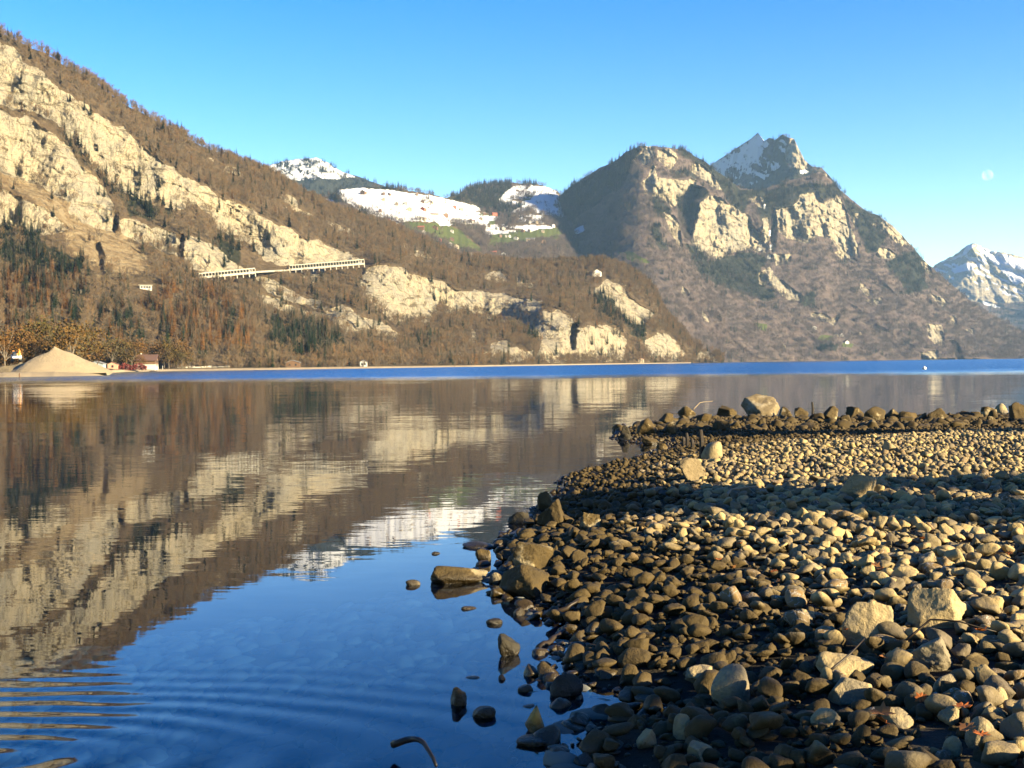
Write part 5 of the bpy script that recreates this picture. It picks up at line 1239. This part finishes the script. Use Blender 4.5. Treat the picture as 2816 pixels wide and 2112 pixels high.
# ------------------------------------------------------------------ sticks, leaves, stakes
M_drift = simple('driftwood', (0.30, 0.24, 0.16), 0.25, 14)
M_dkwood = simple('wet_wood', (0.028, 0.019, 0.010), 0.4, 10, 0.5)
M_blackw = simple('sodden_wood', (0.008, 0.007, 0.006), 0.4, 10, 0.5)
M_leafo = simple('orange_leaf', (0.30, 0.085, 0.012), 0.35, 22, 0.7)
M_leafb = simple('brown_leaf', (0.28, 0.12, 0.035), 0.35, 22, 0.7)
def stick(name, pix, r0, mat_, label, lift_=0.06, z=None):
    pts = []
    for (u, v, dz) in pix:
        p = on_beach(u, v) if z is None else on_z(u, v, z)
        pts.append((p[0], p[1], p[2] + lift_ + dz))
    base = pts[0]; q = MB(); pts = [tuple(np.array(p) - np.array(base)) for p in pts]
    dense = []
    for a, b in zip(pts[:-1], pts[1:]):
        for f in (0, 0.34, 0.67): dense.append(tuple(np.array(a) * (1 - f) + np.array(b) * f + rng.normal(0, r0 * 0.2, 3)))
    dense.append(pts[-1])
    q.tube(dense, [r0 * (1 - 0.6 * i / (len(dense) - 1)) for i in range(len(dense))], 7)
    o = q.build(name, mat_, None, True); o.location = base; return tag(o, label, 'stick')
stick('stick', [(1992, 1386, 0), (2012, 1377, 0.08), (2086, 1370, 0.08)], 0.022, M_drift, 'pale bent stick lying across the shadowed cobbles')
stick('stick', [(1480, 1800, 0), (1520, 1785, 0.03), (1556, 1762, 0.05)], 0.03, M_dkwood, 'brown stick slanting into the water by the inlet', 0.04)
stick('stick', [(1490, 1715, 0), (1560, 1698, 0.03), (1592, 1684, 0.05)], 0.025, M_dkwood, 'thin brown stick above the slanting one', 0.05)
stick('stick', [(1084, 2078, 0.0), (1130, 2088, 0.05), (1165, 2104, 0.06), (1200, 2140, 0.0)], 0.02, M_blackw, 'dark wet branch reaching in at the bottom edge', 0.06, 0.0)
stick('stick', [(2280, 1905, 0), (2340, 1885, 0.06), (2378, 1862, 0.1)], 0.008, M_dkwood, 'thin dark twig over the jagged pale slab', 0.12)
stick('stick', [(2492, 1806, 0), (2560, 1795, 0.1), (2640, 1798, 0.09), (2740, 1793, 0.02)], 0.008, M_dkwood, 'long thin twig across the triangular slab', 0.1)
stick('stick', [(2035, 1468, 0), (2036, 1466, 0.14)], 0.007, M_drift, 'short dry stalk upright among the cobbles', 0.05)
stick('stick', [(1906, 1150, 0.0), (1925, 1149, 0.25), (1960, 1148, 0.3)], 0.02, M_drift, 'curved pale stick arching over the spit', 0.3)
for k, (u, v, h) in enumerate(((1888, 1233, 0.35), (1878, 1228, 0.22), (1902, 1238, 0.24), (1927, 1268, 0.55), (2234, 1152, 0.6))):
    p = on_beach(u, v); q = MB(); q.tube([(0, 0, -0.3), (0.02, 0, h * 0.6), (0.0, 0.01, h)], [0.05, 0.045, 0.035], 7)
    o = q.build('wooden_stake', M_dkwood); o.location = p
    tag(o, ['tallest of three rotten stakes by the inlet', 'short rotten stake left of the tallest', 'short rotten stake right of the tallest', 'slim pale stake behind the squarish boulder', 'dark stake standing in the spit right of the pointed rock'][k], 'stake')
LV = [(2396, 1585, 1.2, 'bright orange leaf left of the dark gap in mid beach'), (2530, 1511, 1, 'orange leaf above the square tan block'), (2412, 1600, 0.9, 'red brown leaf under the bright orange leaf'), (2145, 1634, 1, 'rusty leaf at the left of the low pale slab'), (2140, 1603, 0.9, 'dark red leaf above the rusty leaf'), (2787, 1556, 0.8, 'orange leaf near the right edge in mid beach'),
      (2010, 1590, 1, 'brown leaf among cobbles left of mid beach'), (1970, 1568, 0.9, 'orange brown leaf above the brown leaf'), (2030, 1525, 0.8, 'small rusty leaf left of the rectangular stone'), (2390, 2015, 1.6, 'large golden brown leaf below the smooth oval stone'), (2405, 2030, 1.1, 'curled brown leaf against the golden leaf'),
      (2675, 1998, 1.2, 'orange leaf beside the egg shaped stone'), (2640, 2072, 1.1, 'orange brown leaf under the mottled stone'), (2715, 2092, 1.1, 'brown leaf at the bottom right'), (2690, 1776, 1, 'red leaf right of the triangular slab'), (2418, 1850, 0.8, 'small red leaf at the end of the wide grey slab'), (2320, 1775, 0.7, 'tiny orange leaf under the largest boulder'), (2550, 1965, 1.0, 'pale brown curled leaf left of the squared block')]
def leaf_mesh(seed):
    rs = np.random.default_rng(seed); V, Fc = [], []
    out = [(0, 0), (0.25, 0.28), (0.18, 0.42), (0.5, 0.40), (0.62, 0.68), (0.78, 0.36), (1.0, 0.42), (0.98, 0.16), (1.3, 0.0)]
    pts = [(x, y) for x, y in out] + [(x, -y * rs.uniform(0.8, 1.1)) for x, y in out[::-1][1:-1]]
    cur = rs.uniform(0.3, 0.8)
    V = [(0.6, 0, 0.0)] + [(x, y, cur * (y * y + 0.25 * (x - 0.6) ** 2) + rs.normal(0, 0.03)) for x, y in pts]
    n = len(pts); Fc = [(0, 1 + i, 1 + (i + 1) % n) for i in range(n)]
    me = bpy.data.meshes.new('leaf'); me.from_pydata(V, [], Fc); return me
for k, (u, v, s, lb) in enumerate(LV):
    p = on_beach(u, v); me = leaf_mesh(k); me.materials.append(M_leafo if k % 3 else M_leafb)
    o = link('fallen_leaf', me, loc=(p[0], p[1], p[2] + 0.10)); o.scale = (0.06 * s,) * 3; o.rotation_euler = (rng.uniform(-0.7, 0.3), rng.uniform(-0.5, 0.5), rng.uniform(0, 6.28))
    md = o.modifiers.new('thickness', 'SOLIDIFY'); md.thickness = 0.02
    tag(o, lb, 'leaf', 'fallen leaves on the beach')

# ------------------------------------------------------------------ buoy, moon
p = on_z(2542, 1015.5); q = MB()
prof = [(0.0, -0.25), (0.32, -0.22), (0.46, 0.0), (0.46, 0.28), (0.36, 0.5), (0.14, 0.6), (0.06, 0.62), (0.06, 0.75), (0.0, 0.76)]
n = 16
for r_, z in prof: q.v += [(r_ * math.cos(6.2832 * k / n), r_ * math.sin(6.2832 * k / n), z) for k in range(n)]
for a in range(len(prof) - 1): q.f += [(a * n + k, a * n + (k + 1) % n, (a + 1) * n + (k + 1) % n, (a + 1) * n + k) for k in range(n)]
o = q.build('buoy', simple('white_buoy_plastic', (0.8, 0.78, 0.72), 0.05, 3, 0.4, 0.4), None, True); o.location = (p[0], p[1], 0); o.scale = (0.85, 0.85, 0.85); tag(o, 'white round buoy alone on the blue lake at right', 'buoy')
t = NT('moon_surface'); tc = t.n('ShaderNodeTexCoord').outputs['Object']
n_ = t.noise(tc, 2.6, 4, 0.6); df = t.n('ShaderNodeBsdfDiffuse'); t.put(df.inputs['Color'], t.mix(t.ss(n_, 0.42, 0.6), (0.062, 0.062, 0.062), (0.044, 0.044, 0.046)))
tr = t.n('ShaderNodeBsdfTransparent'); ad = t.n('ShaderNodeAddShader'); t.t.links.new(df.outputs[0], ad.inputs[0]); t.t.links.new(tr.outputs[0], ad.inputs[1]); t.t.links.new(ad.outputs[0], t.out.inputs[0])
Vm, Fm = ICO[5]
o = link('moon', np_mesh('moon', Vm, Fm), loc=at(2716, 482, 60000), mats=(t.m,)); o.scale = (262,) * 3
tag(o, 'pale gibbous moon in the blue sky above the right ridge', 'moon')

# ------------------------------------------------------------------ trees on the bank right of the beach, whose shade falls across it
def shade_tree(loc, h, rx, n, size, seed, label, squash=1.0, cz=None, czr=None):
    rs = np.random.default_rng(seed)
    t = empty('bank_tree', loc)
    tk, pts = trunk_geo(h * 0.8, 0.14, 0.05, rs, 8)
    V, Fc = [], []
    for k in range(n):
        d = rs.normal(0, 1, 3); d /= np.linalg.norm(d); d *= rs.random() ** 0.4
        c = np.array([d[0] * rx, d[1] * rx * squash, cz + d[2] * czr])
        a = rs.normal(0, 1, 3); a /= np.linalg.norm(a); e = np.cross(a, rs.normal(0, 1, 3)); e /= np.linalg.norm(e); s = size * (0.6 + 0.8 * rs.random())
        i = len(V); V += [c - a * s, c + e * s * 0.7, c + a * s, c - e * s * 0.7]; Fc.append((i, i + 1, i + 2, i + 3))
    tk.build('trunk', M_bark, t)
    me = bpy.data.meshes.new('bank_crown'); me.from_pydata([tuple(v) for v in V], [], Fc); me.materials.append(M_autumn); link('crown', me, t)
    return tag(t, label, 'tree', 'trees on the bank beside the beach')
SHX, SHY = -math.sin(SUN_AZ), -math.cos(SUN_AZ)
def shade_at(x, y, dist, r, czr, n, size, seed, label):
    """a tree whose crown stands between the sun and the beach spot x, y, that far away"""
    bx, by = x - SHX * dist, y - SHY * dist; gz = float(bh(np.array(bx), np.array(by))); z = dist * math.tan(SUN_EL) + 0.35
    z = max(z, gz + 0.5)
    shade_tree((bx, by, gz), z - gz + czr, r, n, size, seed, label, 1.0, z - gz, czr)
def shade_px(u, v, dist, r, czr, n, seed, label):
    p = on_beach(u, v); shade_at(p[0], p[1], dist, r, czr, n, 0.15, seed, label)

BANDS = [(1640, 1372, 12, 0.75, 0.42), (1860, 1380, 12, 0.8, 0.5), (2080, 1396, 12, 0.8, 0.5), (2290, 1402, 12, 0.8, 0.55), (2500, 1408, 11, 0.8, 0.6), (2700, 1412, 11, 0.8, 0.6), (2900, 1416, 10, 0.8, 0.6), (2480, 1338, 12, 0.7, 0.25), (2740, 1340, 12, 0.7, 0.25)]
for k, (u, v, d, r, c) in enumerate(BANDS):
    shade_px(u, v, d, r, c, 700, 30 + k, f'leafy bank tree shading the beach, {ordn(k)} of the bank row')
for k, (u, v, d, r, c) in enumerate(((2020, 2000, 13, 0.36, 0.18), (2080, 2085, 13, 0.36, 0.14), (1900, 1965, 13, 0.25, 0.10))):
    shade_px(u, v, d, r, c, 420, 60 + k, f'small bank tree shading the bottom stones, {ordn(k)} of its row')
for k, (u, v) in enumerate(((2050, 1196), (2330, 1194), (2620, 1192), (2880, 1190))):
    shade_px(u, v, 14, 1.5, 0.4, 700, 80 + k, f'bank tree shading the spit, {ordn(k)} from the water')

# ------------------------------------------------------------------ haze: the air between the camera and the mountains
mb = MB(); mb.box(-6500, 10000, -700, 10500, -7, 1250)
hz = NT('haze_air')
pv = hz.n('ShaderNodeVolumePrincipled'); pv.inputs['Color'].default_value = (0.36, 0.62, 1.0, 1)
pv.inputs['Density'].default_value = 2.6e-5; pv.inputs['Anisotropy'].default_value = 0.0
hz.t.links.new(pv.outputs[0], hz.out.inputs['Volume'])
tag(mb.build('haze', hz.m), 'thin blue haze over the lake and mountains', 'haze', kind='stuff')
